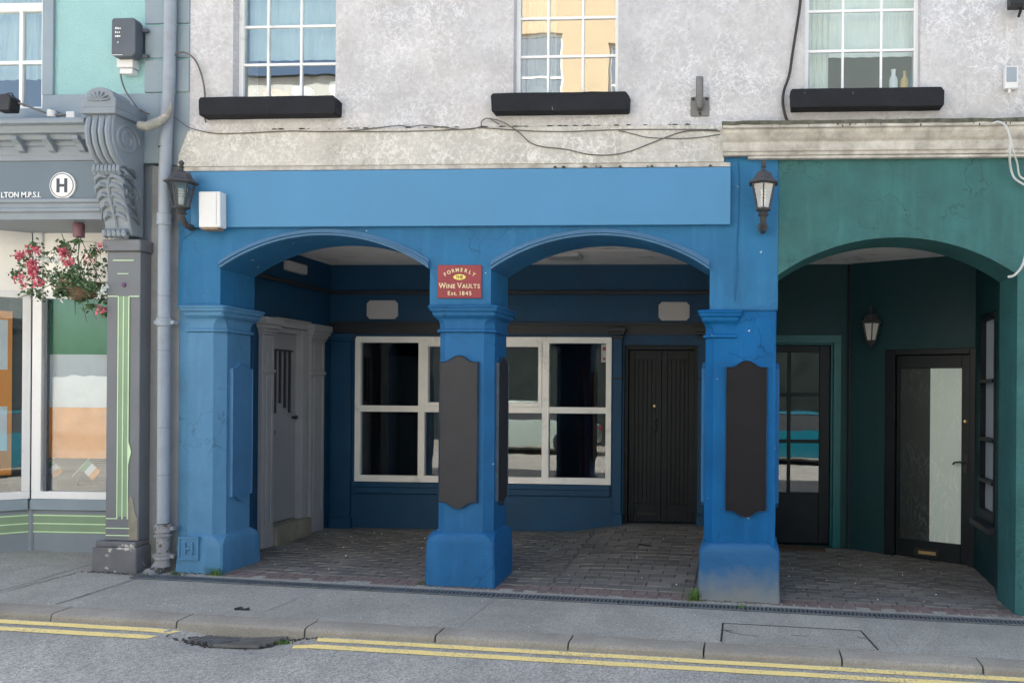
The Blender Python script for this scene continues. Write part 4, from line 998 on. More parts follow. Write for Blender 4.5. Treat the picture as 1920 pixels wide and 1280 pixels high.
m.tube([((cx0+cx1)/2,prof_y(z_)-.004,z_) for z_ in lin(3.40,2.93,9)], .014, 6)
m.build('acanthus_leaf', M['pgrey'], con, smooth=True)
# pilaster under the console
px0, px1 = -5.345, -5.055
MB().box(px0-.02,px1+.02,-.13,.10,2.735,2.83).build('cap_block', M['pgrey_d'], Ph, bevel=.006)
ps = MB().box(px0,px1,-.10,.12,.32,2.734).build('pilaster', M['pgrey_d'], Ph, bevel=.004)
m = MB().box(-5.235,-5.150,-.1035,-.1005,.52,2.36); m.build('sage_band', M['sage'], ps)
m = MB()
for x in (-5.240,-5.195,-5.148): m.box(x-.004,x+.004,-.107,-.104,.50,2.36)
m.box(px0+.01,-5.244,-.107,-.104,2.355,2.363).box(-5.144,px1-.005,-.107,-.104,2.355,2.363)
m.box(-5.29,-5.11,-.107,-.104,2.655,2.663).box(-5.25,-5.155,-.107,-.104,2.545,2.551).box(px0+.01,-5.244,-.107,-.104,.50,.507).box(px0+.01,-5.13,-.107,-.104,.42,.427).box(px0+.01,-5.13,-.107,-.104,.36,.367)
m.build('lining', M['lime'], ps)
MB().lathe([(.02,0),(.018,-.01),(.006,-.016)], (-5.197,-.1005,2.455), 12, axis='y').build('stud', M['purple'], ps, smooth=True)
m = MB().xz([(-5.145,.325),(-5.06,.325),(-5.06,.50),(-5.085,.56),(-5.10,.66),(-5.125,.70),(-5.14,.62)], -.106, -.1015); m.build('bare_patch', M['stone'], ps)
m = MB().xz([(-5.148,.93),(-5.135,1.0),(-5.12,1.06),(-5.135,1.12),(-5.148,1.15)], -.1065, -.1042); m.build('bare_patch', M['lime'], ps)
m = MB().box(-5.42,-5.035,-.15,.12,-.05,.27).box(-5.40,-5.05,-.14,.12,.27,.318); m.build('plinth', M['plinthg'], Ph, bevel=.012, seg=2, rough=(3,.006,6))
MB().box(-5.054,-4.801,.02,.5,-.1,3.479).build('wall', M['render_g'], Ph)
MB().box(-5.42,-5.0545,.06,.4,2.7,4.0).build('wall', M['pgrey'], Ph)
# shop window with stall riser, angled porch side to the left
wy = .42
MB().box(-6.50,-5.0,wy+.02,wy+.2,-.1,.56).build('stall_riser', M['pgrey'], Ph)
Q0 = Vector((-6.50,wy)); DD = Vector((-.55,-.45)).normalized(); NM = Vector((-DD.y, DD.x))
if NM.y > 0: NM = -NM
def qb(m, s0, s1, t0, t1, z0, z1):
    f = lambda s, t, z: ((Q0+DD*s+NM*t).x, (Q0+DD*s+NM*t).y, z)
    return m.hexa([f(s1,t1,z0),f(s0,t1,z0),f(s0,t0,z0),f(s1,t0,z0),f(s1,t1,z1),f(s0,t1,z1),f(s0,t0,z1),f(s1,t0,z1)])
m = MB(); qb(m,.0,1.4,-.2,-.02,-.1,.56); m.build('stall_riser', M['pgrey'], Ph)
m = MB().box(-6.49,-5.0,wy-.012,wy+.02,.48,.58); qb(m,.01,1.4,-.02,.012,.48,.58); m.build('riser_ledge', M['quoin'], Ph, bevel=.006)
for z0, z1, mt, e, nm in ((.27,.44,M['sage'],0,'sage_band'),(.425,.435,M['lime'],.003,'lining'),(.35,.36,M['lime'],.003,'lining'),(.275,.285,M['lime'],.003,'lining')):
    m = MB().box(-6.49,-5.0,wy+.016-e,wy+.019-e if e else wy+.0195,z0,z1); qb(m,.005,1.4,-.0195,-.016+e,z0,z1); m.build(nm, mt, Ph)
MB().tube([(-6.503,wy+.03,-.1),(-6.503,wy+.03,.56)], .03, 10).build('corner_post', M['pgrey'], Ph)
# white frames
m = MB().box(-6.49,-5.0,wy,wy+.06,.581,.65).box(-6.49,-6.40,wy,wy+.07,.65,3.0).box(-6.40,-5.0,wy+.005,wy+.06,2.40,2.46)
qb(m,.0,1.4,-.06,.0,.581,.65); qb(m,.0,.06,-.06,.0,.65,2.45); qb(m,.0,1.4,-.06,.0,2.40,2.46)
wf = m.build('shop_window', M['white'], Ph, bevel=.005, seg=2)
MB().box(-6.40,-5.0,wy+.03,wy+.034,.65,2.40).build('pane', M['glass'], wf)
m = MB(); qb(m,.06,1.4,-.036,-.03,.65,2.40); m.build('pane', M['glass'], wf)
m = MB().box(-6.40,-5.0,wy+.02,wy+.04,2.461,2.999); qb(m,.0,1.4,-.04,-.02,2.461,2.999); m.build('transom_panel', M['cream'], wf)
m = MB().box(-6.30,-5.9,wy+.004,wy+.019,2.54,2.92).box(-5.86,-5.3,wy+.004,wy+.019,2.54,2.92); m.build('transom_moulding', M['cream'], wf, bevel=.01)
MB().box(-6.37,-6.345,wy+.0,wy+.03,.65,2.40).build('inner_mullion', M['box_d'], wf)
m = MB().box(-7.9,-5.0,2.0,2.1,-.1,3.0).box(-7.9,-5.0,.65,2.0,.45,.56).box(-8,-7.9,-.3,2,-.1,3).box(-7.9,-5.0,.5,2.0,3.001,3.05).box(-5.0,-4.99,.5,2.1,-.1,3.0)
m.build('shop_interior', M['pgrey'], Ph)
# black door panel behind the angled pane + poster
m = MB(); qb(m,.0,.16,-.12,-.09,.58,2.45); m.build('door_panel', M['dark_trim'], Ph)
m = MB(); qb(m,.135,.95,-.062,-.056,.80,2.28); po = m.build('poster', M['orange'], loc=(-6.8,.2,.72)); tag(po, 'tall orange and white poster inside the angled pharmacy pane', 'poster')
m = MB(); qb(m,.165,.9,-.0555,-.0515,1.75,2.20); qb(m,.165,.9,-.0555,-.0515,1.02,1.42); m.build('print', M['flagw'], po)
# flag, little flags, display boxes
fl = empty('hanging_flag', (-6.05,wy+.08,1.0), 'large green white and orange flag hung inside the pharmacy window', 'flag')
def flagpart(v0, v1, mat, name):
    a = A(84,v0,wy+.055); b = A(84,v1,wy+.055); rs = []
    xl, xr = A(84,700,wy+.10).x, A(200,700,wy+.10).x+.05
    for i in range(25):
        x = xl+(xr-xl)*i/24
        rs.append([(x, wy+.058+.003*math.sin(i*.9+j*.2)+.011*abs((i/24*3)%1-.5)+.010*abs((j/24*3.5)%1-.5), b.z+(a.z-b.z)*j/24) for j in range(25)])
    MB().rings(rs, closed=False, caps=False).build(name, mat, fl, smooth=True)
flagpart(556,664,M['flagg'],'green_stripe'); flagpart(664,763,M['flagw'],'white_stripe'); flagpart(763,858,M['orange'],'orange_stripe')
def stickflag(c, ang_, s, label):
    e = empty('small_flag', (c.x,c.y,c.z-.1), label, 'flag', 'small flags on sticks in the pharmacy window')
    ca, sa = math.cos(ang_), math.sin(ang_)
    def P(a, b, y=0): return (c.x+(a*ca-b*sa)*s, c.y+y, c.z+(a*sa+b*ca)*s)
    for k, mt in enumerate((M['flagg'],M['flagw'],M['orange'])):
        m = MB().hexa([P(k*.5,0,0),P(k*.5+.5,0,0),P(k*.5+.5,0,.004),P(k*.5,0,.004),P(k*.5,1,0),P(k*.5+.5,1,0),P(k*.5+.5,1,.004),P(k*.5,1,.004)])
        m.build('stripe', mt, e)
    MB().tube([P(0,1.1,.002),P(0,-1.0,.002)], .004, 6).build('stick', M['white'], e)
stickflag(A(150,877,wy+.12), -.75, .11, 'small tricolour flag leaning right at the bottom of the pharmacy window')
stickflag(A(84,872,wy+.12), -.9, .10, 'small tricolour flag in the left bottom corner of the pharmacy window')
m = MB(); p = A(92,908,wy+.2); m.box(p.x-.06,p.x+.07,wy+.15,wy+.22,.60,.80); bx = tag(m.build('leaflet_box', M['box_w'], bevel=.003), 'pale leaflet box at the bottom of the pharmacy window', 'box')
MB().box(p.x-.04,p.x+.03,wy+.147,wy+.1495,.66,.72).build('print', M['flagg'], bx)
m = MB()
for k in range(16): m.box(-6.36,-5.2,wy+.35+.01*k,wy+.356+.01*k,.66+.022*k,.677+.022*k)
tag(m.build('slatted_panel', M['box_d']), 'dark slatted display panel behind the small flags', 'panel')

# ---------------------------------------------------------------- downpipe and fittings
dp = empty('downpipe', (-4.93,-.06,.04), 'grey painted rainwater downpipe between the pharmacy and the blue arcade', 'downpipe')
def pp(u, v, Y=-.06): return tuple(A(u, v, Y))
MB().tube([pp(321,-60),pp(319,60),pp(317,170),pp(312,250),pp(309,330),pp(308,500),pp(307,760),pp(306,985)], .046, 20).build('pipe', M['pipe'], dp, smooth=True)
def collar(v, r, h, mat, name='collar', ears=False):
    u = 308-(v-500)*.004; p = A(u, v, -.06)
    m = MB().lathe([(r*.9,-h/2),(r,-h/2+.004),(r,-h*.15),(r*.95,0),(r,h*.15),(r,h/2-.004),(r*.9,h/2)], p, 20)
    if ears: m.box(p.x-r-.03,p.x+r+.03,p.y-.005,p.y+.05,p.z-.015,p.z+.015)
    m.build(name, mat, dp, smooth=True)
collar(412,.056,.10,M['pipe'],ears=False); collar(604,.056,.07,M['pipe'],ears=True); collar(598,.053,.02,M['pipe'])
for v in (277,555,657,801,890): collar(v,.0475,.006,M['line_d'],'joint')
m = MB().tube([pp(306,980),pp(306,1045),pp(307,1062)], .050, 18); m.build('cast_iron_section', M['pipe_old'], dp, smooth=True)
collar(990,.062,.07,M['pipe_old'],ears=True); collar(1003,.068,.02,M['pipe_old']); collar(1042,.064,.05,M['pipe_old'],ears=True)
MB().tube([pp(307,1050),(-4.90,-.07,.10),(-4.90,-.11,.07),(-4.92,-.17,.055)], .05, 14).build('shoe', M['pipe_old'], dp, smooth=True)
# flaking horn-shaped gutter end
pts = [A(262,235,-.20),A(275,238,-.20),A(290,232,-.18),(A(303,226,-.15)),A(314,216,-.14),A(320,205,-.14),A(321,192,-.14)]
tag(MB().tube(pts, .03, 10, rr=[.035,.04,.038,.034,.028,.018,.004]).build('gutter_end', M['rust'], smooth=True), 'flaking curved gutter end poking out beside the carved console', 'gutter')

# cables
def cable(pts, r, mat, label, Y=-.03, name='cable', grp='cables along the facade'):
    P = [A(u, v, Y if len(q) == 0 else q[0]) for u, v, *q in pts]
    out = []
    for i in range(len(P)-1):     # Catmull-Rom smoothing
        p0, p1, p2, p3 = P[max(i-1,0)], P[i], P[i+1], P[min(i+2,len(P)-1)]
        for k in range(5):
            t = k/5; out.append(.5*((2*p1)+(p2-p0)*t+(2*p0-5*p1+4*p2-p3)*t*t+(3*p1-p0-3*p2+p3)*t**3))
    out.append(P[-1])
    tag(MB().tube(out, r, 6).build(name, mat, smooth=True), label, 'cable', grp)
cable([(322,216),(338,228),(356,240),(400,250),(450,250),(540,246),(600,247),(650,246),(700,241),(745,236),(770,238),(792,235),(830,239),(870,243),(900,238),(903,228),(915,222),(935,233)], .0045, M['cable'], 'thin grey cable running from the downpipe along the ledge under the upstairs sills')
cable([(640,247),(720,247),(780,246),(860,243),(900,240),(950,243),(1000,246),(1060,247),(1140,244),(1200,243),(1345,243)], .004, M['cable'], 'thin dark cable lying along the top of the white ledge')
cable([(918,222),(945,230),(975,250),(992,266),(1015,275),(1060,280),(1100,289),(1140,291),(1180,284),(1230,265),(1270,250),(1300,245),(1350,246)], .0045, M['cable'], 'loose grey cable sagging across the white ledge above the right blue arch')
cable([(1160,245),(1190,252),(1215,258),(1270,260),(1310,258),(1350,252)], .0035, M['cable'], 'short thin cable looping from the ledge to the cornice corner')
cable([(1503,-30),(1500,10),(1494,50),(1486,100),(1480,140),(1470,170),(1468,195),(1474,222),(1483,234),(1496,240)], .0115, M['cable_b'], 'thick black cable hanging down the white wall left of the right upstairs window')
cable([(322,108,-.08),(327,105,-.06),(335,99,-.06),(350,100,-.05),(366,113),(377,138),(383,165),(384,185),(381,205),(386,230)], .007, M['cable'], 'grey conduit arching from the downpipe to the white wall')
cable([(226,132,-.03),(228,150,-.03),(236,172,-.03),(250,192,-.05),(262,206,-.08),(280,214,-.12)], .006, M['cable'], 'grey cable dropping from the alarm box on the mint wall')
cable([(1893,168),(1897,185),(1905,200),(1925,216)], .004, M['cable_w'], 'thin pale cable below the white junction box')
cable([(1858,232,-.15),(1872,229,-.17),(1886,237,-.18),(1894,262,-.18),(1893,290,-.17),(1895,315,-.08),(1903,335,-.06),(1925,349,-.04)], .009, M['cable_w'], 'pale cable looping over the cornice down the green wall')
cable([(1895,258,-.185),(1900,285,-.17),(1907,305,-.1),(1912,330,-.05),(1930,340,-.04)], .007, M['cable_w'], 'second pale cable hanging beside the loop at the right edge')
cable([(1890,519,-.03),(1900,517,-.05),(1910,508,-.06),(1918,495,-.06),(1925,470,-.05)], .010, M['cable_w'], 'short pale conduit elbow at the right end of the green arch')
cable([(1910,20),(1909,60),(1908,100),(1898,112),(1893,122)], .006, M['cable_w'], 'pale cable rising from the white junction box')
cable([(1384,305),(1386,330),(1385,380),(1384,430),(1382,470),(1383,500),(1379,540),(1377,566)], .0035, M['blue'], 'thin blue painted wire running down beside the right lantern', Y=-.006)
cable([(365,424),(360,436),(345,446),(338,460),(336,490)], .003, M['mould'], 'thin blue wire below the left lantern', Y=-.004)

# alarm boxes and other fittings
p, q = A(209,34,-.12), A(253,106,-.12)
ab = empty('alarm_box', ((p.x+q.x)/2,0,q.z), 'dark grey box with rows of small white print on the mint wall', 'alarm box')
m = MB().xz([(p.x+.015,p.z),(q.x-.02,p.z),(q.x,p.z-.03),(q.x+.002,q.z+.03),(q.x-.03,q.z),(p.x+.03,q.z),(p.x,q.z+.015),(p.x,p.z-.02)], -.12, -.03); m.build('case', M['box_d'], ab, bevel=.008, seg=2)
m = MB().box(q.x+.0,q.x+.05,-.05,-.02,p.z-.09,p.z-.06).box(q.x,q.x+.05,-.05,-.02,q.z+.02,q.z+.05).box(p.x+.02,q.x-.02,-.03,.018,q.z+.05,p.z-.05); m.build('bracket', M['box_d'], ab, bevel=.005)
m = MB()
for k, row in enumerate(((0,.012,.026,.040),(0,.016,.032),(0,.014,.022,.036))):
    for x in row: m.box(p.x+.035+x,p.x+.035+x+.008,-.1235,-.1205,p.z-.085-k*.033-.010,p.z-.085-k*.033+random.uniform(0,.006))
m.box(p.x+.055,p.x+.064,-.1235,-.1205,p.z-.21,p.z-.20)
m.box(p.x+.012,p.x+.10,-.1235,-.1205,q.z+.012,q.z+.016); m.build('print', M['letter'], ab)
p, q = A(220,110,-.05), A(250,138,-.05)
jb = tag(MB().box(p.x,q.x,-.06,.018,q.z+.05,p.z).box(p.x+.02,q.x-.01,-.05,.018,q.z,q.z+.045).build('junction_box', M['box_w'], bevel=.004), 'small white junction box under the dark alarm box', 'junction box')
p, q = A(372,359,-.13), A(412,426,-.13)
wb = empty('alarm_box', ((p.x+q.x)/2,-.05,q.z), 'white burglar alarm box at the left end of the blue sign', 'alarm box')
m = MB().xz([(p.x,p.z),(q.x,p.z),(q.x+.004,q.z),(p.x+.004,q.z)], -.13, -.046); m.build('case', M['box_w'], wb, bevel=.008, seg=2)
m = MB().box(p.x+.02,q.x-.02,-.125,-.05,q.z-.018,q.z-.001); m.build('base', M['wicker'], wb)
MB().box(q.x-.032,q.x-.029,-.1325,-.1302,q.z+.02,p.z-.01).build('seam', M['box_g'], wb)
p, q = A(1884,124,-.05), A(1909,166,-.05)
jb2 = tag(MB().box(p.x,q.x,-.055,-.001,q.z,p.z).build('junction_box', M['box_w'], bevel=.005), 'white junction box with a grey window at the top right of the stucco wall', 'junction box')
MB().box(p.x+.012,q.x-.014,-.0585,-.0555,q.z+.05,p.z-.012).build('cover', M['pipe'], jb2); MB().lathe([(.012,-.03),(.012,0)], ((p.x+q.x)/2-.01,-.03,q.z), 10).build('gland', M['box_w'], jb2)
p = A(1908,6,-.10); fl2 = tag(MB().box(p.x-.07,p.x+.09,-.16,-.06,p.z-.04,p.z+.08).tube([(p.x+.03,-.10,p.z-.04),(p.x+.03,-.03,p.z-.08)],.012,8).build('floodlight', M['iron'], bevel=.006), 'black fitting cut by the top right corner of the view', 'light')
# floodlight on an arm, far left
fl = empty('floodlight', tuple(A(130,216,-.10)), 'dark floodlight on a thin arm over the pharmacy window sill', 'light')
p = A(17,196,-.28); m = MB().xz([(p.x-.07,p.z-.065),(p.x+.055,p.z-.065),(p.x+.07,p.z+.04),(p.x+.03,p.z+.07),(p.x-.04,p.z+.065)], -.34, -.24); m.build('head', M['iron'], fl, bevel=.01, seg=2)
MB().tube([A(12,182,-.28),A(15,175,-.28),A(22,175,-.28),A(28,186,-.28)], .006, 6).build('yoke', M['iron'], fl)
MB().tube([A(34,193,-.27),A(95,215,-.14)], .009, 8).tube([A(95,215,-.14),A(124,216,-.12)], .012, 8).build('arm', M['steel'], fl, smooth=True)
MB().lathe([(.030,-.03),(.034,0),(.030,.03)], A(97,214,-.14), 14).build('sensor', M['box_w'], fl, smooth=True)
p = A(132,216,-.12); MB().box(p.x-.035,p.x+.04,-.13,-.0,p.z-.03,p.z+.03).build('junction_box', M['box_w'], fl, bevel=.006)
# steel stub bracket
p, q = A(1295,182,-.01), A(1330,218,-.01)
br = empty('wall_bracket', ((p.x+q.x)/2,0,q.z), 'grey steel plate with an upright pipe stub bolted to the white wall', 'bracket')
MB().box(p.x,q.x,-.012,-.001,q.z,p.z).build('plate', M['steel'], br, bevel=.004)
c = (p.x+q.x)/2; m = MB().tube([(c,-.012,q.z+.07),(c,-.06,q.z+.075),(c,-.075,q.z+.10),(c,-.075,q.z+.29)], .030, 16); m.build('pipe_stub', M['steel'], br, smooth=True)
m = MB()
for x, z in ((p.x+.02,p.z-.02),(q.x-.02,p.z-.02),(c,q.z+.02)): m.lathe([(.010,0),(.010,-.012),(.005,-.016)], (x,-.012,z), 6, axis='y')
m.build('bolt', M['iron'], br)

# lanterns
def lantern(loc, label, hang=False):
    L = empty('wall_lantern', loc, label, 'lantern', 'black wall lanterns'); x, y, z = loc
    yo = -.17; bz = z+.17 if not hang else z-.235
    k = 1.0 if not hang else .95
    def hx(r, h, rot=math.pi/6): return [(x+r*k*math.cos(rot+math.pi/3*i), y+yo+r*k*math.sin(rot+math.pi/3*i), bz+h*k) for i in range(6)]
    if not hang:
        m = MB().tube([(x,y-.005,z+.05),(x,y-.05,z+.02),(x,y-.11,z+.03),(x,y+yo,z+.09),(x,y+yo,z+.15)], .02, 10, rr=[.03,.026,.024,.026,.03])
        m.lathe([(.040,0),(.040,-.012),(.028,-.02)], (x,y-.001,z+.06), 14, axis='y').lathe([(.02,-.06),(.045,-.04),(.03,-.02),(.05,0),(.045,.012)], (x,y+yo,bz-.01), 12)
    else:
        m = MB().tube([(x+.03,y-.003,z),(x+.0,y-.08,z+.03),(x,y+yo+.01,z+.04),(x,y+yo,z+.02),(x,y+yo,z-.005)], .009, 8)
        m.lathe([(.03,0),(.03,-.01)], (x+.03,y-.001,z), 12, axis='y').lathe([(.012,-.06),(.05,-.02),(.055,0)], (x,y+yo,bz), 10)
    m.build('bracket', M['lamp_iron'], L, smooth=True)
    m = MB(); r0, r1, h = .055, .098, .19
    lo, hi = hx(r0,0), hx(r1,h)
    for i in range(6): m.tube([lo[i],hi[i]], .0065, 6)
    m.rings([hx(r0+.008,-.012),hx(r0+.012,0),hx(r0-.004,.006)]); m.rings([hx(r1-.006,h-.006),hx(r1+.012,h),hx(r1+.010,h+.008)])
    m.build('frame', M['lamp_iron'], L)
    m = MB(); m.rings([hx(r0-.003,.004),hx(r1-.004,h-.004)], caps=False); m.build('glass', M['frost'] if hang else M['lampglass'], L)
    c = (x, y+yo, bz)
    m = MB().rings([hx(.128,h+.006),hx(.125,h+.018),hx(.095,h+.035),hx(.078,h+.06),hx(.068,h+.085),hx(.040,h+.10),hx(.02,h+.112)])
    m.lathe([(.018*k,(h+.108)*k),(.014*k,(h+.13)*k),(.024*k,(h+.14)*k),(.012*k,(h+.15)*k),(.020*k,(h+.165)*k),(.022*k,(h+.178)*k),(.006*k,(h+.195)*k)], c, 10)
    m.build('cap', M['lamp_iron'], L)
    if not hang:
        m = MB()
        for t in range(3): m.lathe([(.012,.0),(.022,.006),(.022,.016),(.012,.022)], (x,y+yo,bz+.085+t*.024), 12)
        m.lathe([(.018,.02),(.02,.08)], (x,y+yo,bz), 10)
    else: m = MB().lathe([(.008,.02),(.02,.04),(.028,.07),(.022,.10),(.006,.115)], (x,y+yo,bz+.02), 12)
    m.build('bulb', M['bulb'], L, smooth=True)
    return L
p = A(1430, 433, 0.0)
La = lantern((p.x,0,p.z-.03), 'weathered black lantern on the blue pier between the sign and the green arch')
p2 = A(366, 428, 0.0)
Lb = copy_tree(La); Lb.location = (p2.x,0,p2.z-.03); Lb['label'] = 'weathered lantern beside the downpipe, left of the white alarm box'
q = ang(.22,0,2.40); lantern((q[0]-.02, q[1], 2.385), 'small black lantern hanging from an arm inside the green porch', True)

# ---------------------------------------------------------------- drain channel, covers, mat
dc = empty('drainage_channel', (-1.3,-.22,-.1), 'long slotted plastic drainage channel along the front of the arcade', 'drain')
ya, yb = -.285, -.165
m = MB(); m.hexa([(x, y, pav(x, y)+dz_) for dz_ in (.0012, .0035) for x, y in ((-4.98,ya),(3.4,ya),(3.4,yb),(-4.98,yb))]); m.build('channel', M['line_d'], dc)
x = -4.98
while x < 3.3:
    m = MB(); x1_ = x+1.0-.008
    f = lambda a, b, c_, d: m.hexa([(p_, q_, pav(p_, q_)+z_) for z_ in (.0036, .011) for p_, q_ in ((a,c_),(b,c_),(b,d),(a,d))])
    f(x, x1_, ya, ya+.018); f(x, x1_, yb-.018, yb)
    k = x
    while k < x1_-.012:
        f(k, min(k+.016, x1_), ya+.018, yb-.018); k += .032
    m.build('grating', M['drain'] if 'drain' in M else M.setdefault('drain', paint('grey drain plastic', (.13,.145,.155), .5, .15, 6, .1, dirt=.3)), dc)
    x += 1.0
# manhole cover
mh = empty('manhole_cover', (.35,-.82,pav(.35,-.82)), 'long rectangular access cover set in the pavement near the kerb', 'manhole cover')
m = MB().hexa([(x, y, pav(x, y)+z_) for z_ in (.0015, .005) for x, y in ((-.15,-1.04),(.90,-1.04),(.84,-.635),(-.15,-.635))]); m.build('cover', M['pave'], mh)
m = MB()
for a, b in (((-.155,-1.04),(-.155,-.635)),((-.155,-.632),(.845,-.632)),((.845,-.632),(.905,-1.04))): strip(m, a, b, .014, .0065)
strip(m, (-.15,-.80), (-.08,-.80), .008, .0075); strip(m, (.80,-.80), (.86,-.80), .008, .0075)
for k in range(7): strip(m, (.33+k*.016,-.83), (.34+k*.016,-.83), .012, .0075)
P_ = [(-.14+.24*t, -.80-.10*math.sqrt(t)) for t in lin(0,1,8)]
for a, b in zip(P_, P_[1:]): strip(m, a, b, .006, .0085)
m.build('seam', M['line_d'], mh)
# gully grate in the road with silt round it
gg = empty('gully_grate', (-3.4,-1.33,-.22), 'sunken iron gully grate choked with dirt at the kerb', 'drain')
def gz(x, y): return road_z(x, y)
def gbar(m, p, q, w=.011):
    d = Vector((q[0]-p[0], q[1]-p[1])).normalized(); n = Vector((-d.y, d.x))*w
    c4 = [(p[0]-n.x,p[1]-n.y),(q[0]-n.x,q[1]-n.y),(q[0]+n.x,q[1]+n.y),(p[0]+n.x,p[1]+n.y)]
    m.hexa([(x, y, gz(x, y)+z_) for z_ in (.006, .026) for x, y in c4])
m = MB()
for k in range(5): gbar(m, (-3.46+.03*k, -1.46+.044*k), (-3.17+.02*k, -1.425+.044*k))
for k in range(6): gbar(m, (-3.66+.04*k, -1.42+.006*k), (-3.60+.04*k, -1.27))
gbar(m, (-3.49,-1.465), (-3.34,-1.27))
m.build('grate', M['steel'], gg)
m = MB()
gx = lin(-3.86,-2.92,26); gyy = lin(-1.62,-1.236,13)
from mathutils import noise as _n
def inside(x, y):
    d = ((x+3.42)/.30)**2+((y+1.34)/.12)**2
    return d < 1+.5*_n.noise(Vector((x*9,y*9,0))) or (x > -3.4 and x < -3.02 and y > -1.26)
for i in range(25):
    for j in range(12):
        if inside((gx[i]+gx[i+1])/2, (gyy[j]+gyy[j+1])/2):
            q4 = [(gx[i],gyy[j]),(gx[i+1],gyy[j]),(gx[i+1],gyy[j+1]),(gx[i],gyy[j+1])]
            m.add([(x, y, gz(x, y)+.003+.007*max(0,_n.noise(Vector((x*30,y*30,2))))) for x, y in q4], [(0,1,2,3)])
m.build('dirt', M['soil'], gg)
m = MB()
for k in range(420):
    x = random.gauss(-3.50,.13); y = -1.36+random.gauss(0,.045)
    if k > 300: x = random.uniform(-3.4,-2.85); y = -1.245-abs(random.gauss(0,.02))
    r = random.uniform(.003,.011)
    if y < -1.238: m.lathe([(r,-.004),(r*.9,r*.3),(r*.3,r*.6)], (x, y, gz(x, y)+.002), 5, random.random()*3)
m.build('silt', M['soil'], gg)
def blades(name, c, n, h, spread, mat, label, cat, zf):
    m = MB()
    for k in range(n):
        a = random.uniform(0, 2*math.pi); r = abs(random.gauss(0, spread*.4)); x, y = c[0]+r*math.cos(a)*1.4, c[1]+r*math.sin(a)*.5
        z = zf(x, y); hh = h*random.uniform(.4,1); w = random.uniform(.0015,.004)
        d = Vector((math.cos(a)*random.uniform(.1,1), math.sin(a)*random.uniform(.1,.7)-.15, 0))*hh
        t = Vector((-d.y, d.x, 0)).normalized()*w if d.length > 1e-4 else Vector((w,0,0))
        p0 = Vector((x,y,z-.003)); p1 = p0+d*.35+Vector((0,0,hh*.75)); p2 = p0+d+Vector((0,0,hh*(.8 if random.random() < .6 else .5)))
        m.add([p0-t, p0+t, p1+t*.8, p1-t*.8, p2], [(0,1,2,3),(3,2,4)])
    tag(m.build(name, mat), label, cat)
blades('grass_tuft', (-4.42,-.055), 70, .10, .11, M['grass'], 'grass tuft growing at the foot of the left blue pillar', 'grass tuft', pav)
blades('grass_tuft', (-.40,-.06), 90, .14, .09, M['grass'], 'taller grass tuft growing at the left foot of the right blue pillar', 'grass tuft', pav)
blades('weed', (-.03,-.21), 30, .05, .08, M['grass'], 'small weed growing in the drain before the right pillar', 'weed', pav)
blades('weed', (-2.66,-.02), 30, .05, .06, M['leaf'], 'dark weed at the left foot of the middle pillar', 'weed', pav)
blades('weed', (-3.07,-1.33), 40, .05, .07, M['grass'], 'green weed growing at the right end of the gully grate', 'weed', gz)
blades('weed', (-3.52,-1.30), 30, .05, .09, M['leaf2'], 'weed growing in the middle of the choked gully', 'weed', gz)
blades('weed', (-4.72,-.12), 40, .05, .14, M['leaf'], 'low weeds at the end of the drain beside the downpipe', 'weed', pav)
# gritty line of debris along the pillars' feet
m = MB()
for k in range(260):
    c = random.choice([(-4.6,-.06),(-2.35,-.05),(-.03,-.05),(-4.98,-.16),(2.1,-.04),(-5.2,-.17)]); x = c[0]+random.uniform(-.3,.3); y = c[1]+random.gauss(0,.012)
    r = random.uniform(.003,.010); m.lathe([(r,-.002),(r*.8,r*.6),(r*.2,r)], (x, y, pav(x, y)+.002), 5, random.random()*3)
md = MB()
for x0_, x1_, y_ in ((-2.64,-2.06,-.034),(-.375,.285,-.034),(-4.78,-4.38,-.034),(-5.43,-5.03,-.152)):
    n_ = 40
    P_ = [(x0_+(x1_-x0_)*i/n_, y_-.002+random.uniform(-.004,.004), pav(x0_+(x1_-x0_)*i/n_, y_)+.002) for i in range(n_+1)]
    md.tube(P_, .005, 5, rr=[random.uniform(.002,.009) for _ in P_])
tag(md.build('grime', M['soil']), 'dark line of grime and moss where the pillars meet the pavement', 'grime', kind='stuff')
tag(m.build('grit', M['mortar']), 'fine grit and crumbs of mortar lying along the feet of the pillars', 'grit', kind='stuff')
m = MB()
for k in range(60):
    x, y = random.uniform(-4.5,2), random.uniform(.2,2.1); r = random.uniform(.002,.007); z = floor_z(x, y)+.008
    m.lathe([(r,-.004),(r*.8,r*.5)], (x, y, z), 5)
for k in range(60):
    x, y = random.uniform(-6.5,2), random.uniform(-1.03,-.32); r = random.uniform(.0015,.004)
    m.lathe([(r,-.001),(r*.8,r*.5)], (x, y, pav(x, y)+.001), 5)
tag(m.build('litter_specks', M['letter']), 'scattered pale specks of litter on the pavement and pavers', 'litter', kind='stuff')
m = MB(); p = A(1445,960,-.9); c = (-3.62,-.93); 
m.tube([(c[0]-.05,c[1],pav(*c)+.01),(c[0]-.01,c[1]+.01,pav(*c)+.014),(c[0]+.02,c[1]-.005,pav(*c)+.010),(c[0]+.055,c[1]+.005,pav(*c)+.013)], .01, 6, rr=[.009,.013,.006,.012])
tag(m.build('litter', M['iron']), 'small black crumpled scrap lying on the pavement near the gully', 'litter')
m = MB().tube([(-1.06,1.42,floor_z(-1.06,1.42)+.012),(-1.0,1.40,floor_z(-1,1.4)+.013),(-.92,1.36,floor_z(-.92,1.36)+.012)], .007, 6)
tag(m.build('litter', M['iron']), 'thin dark stick lying on the pavers before the black door', 'litter')
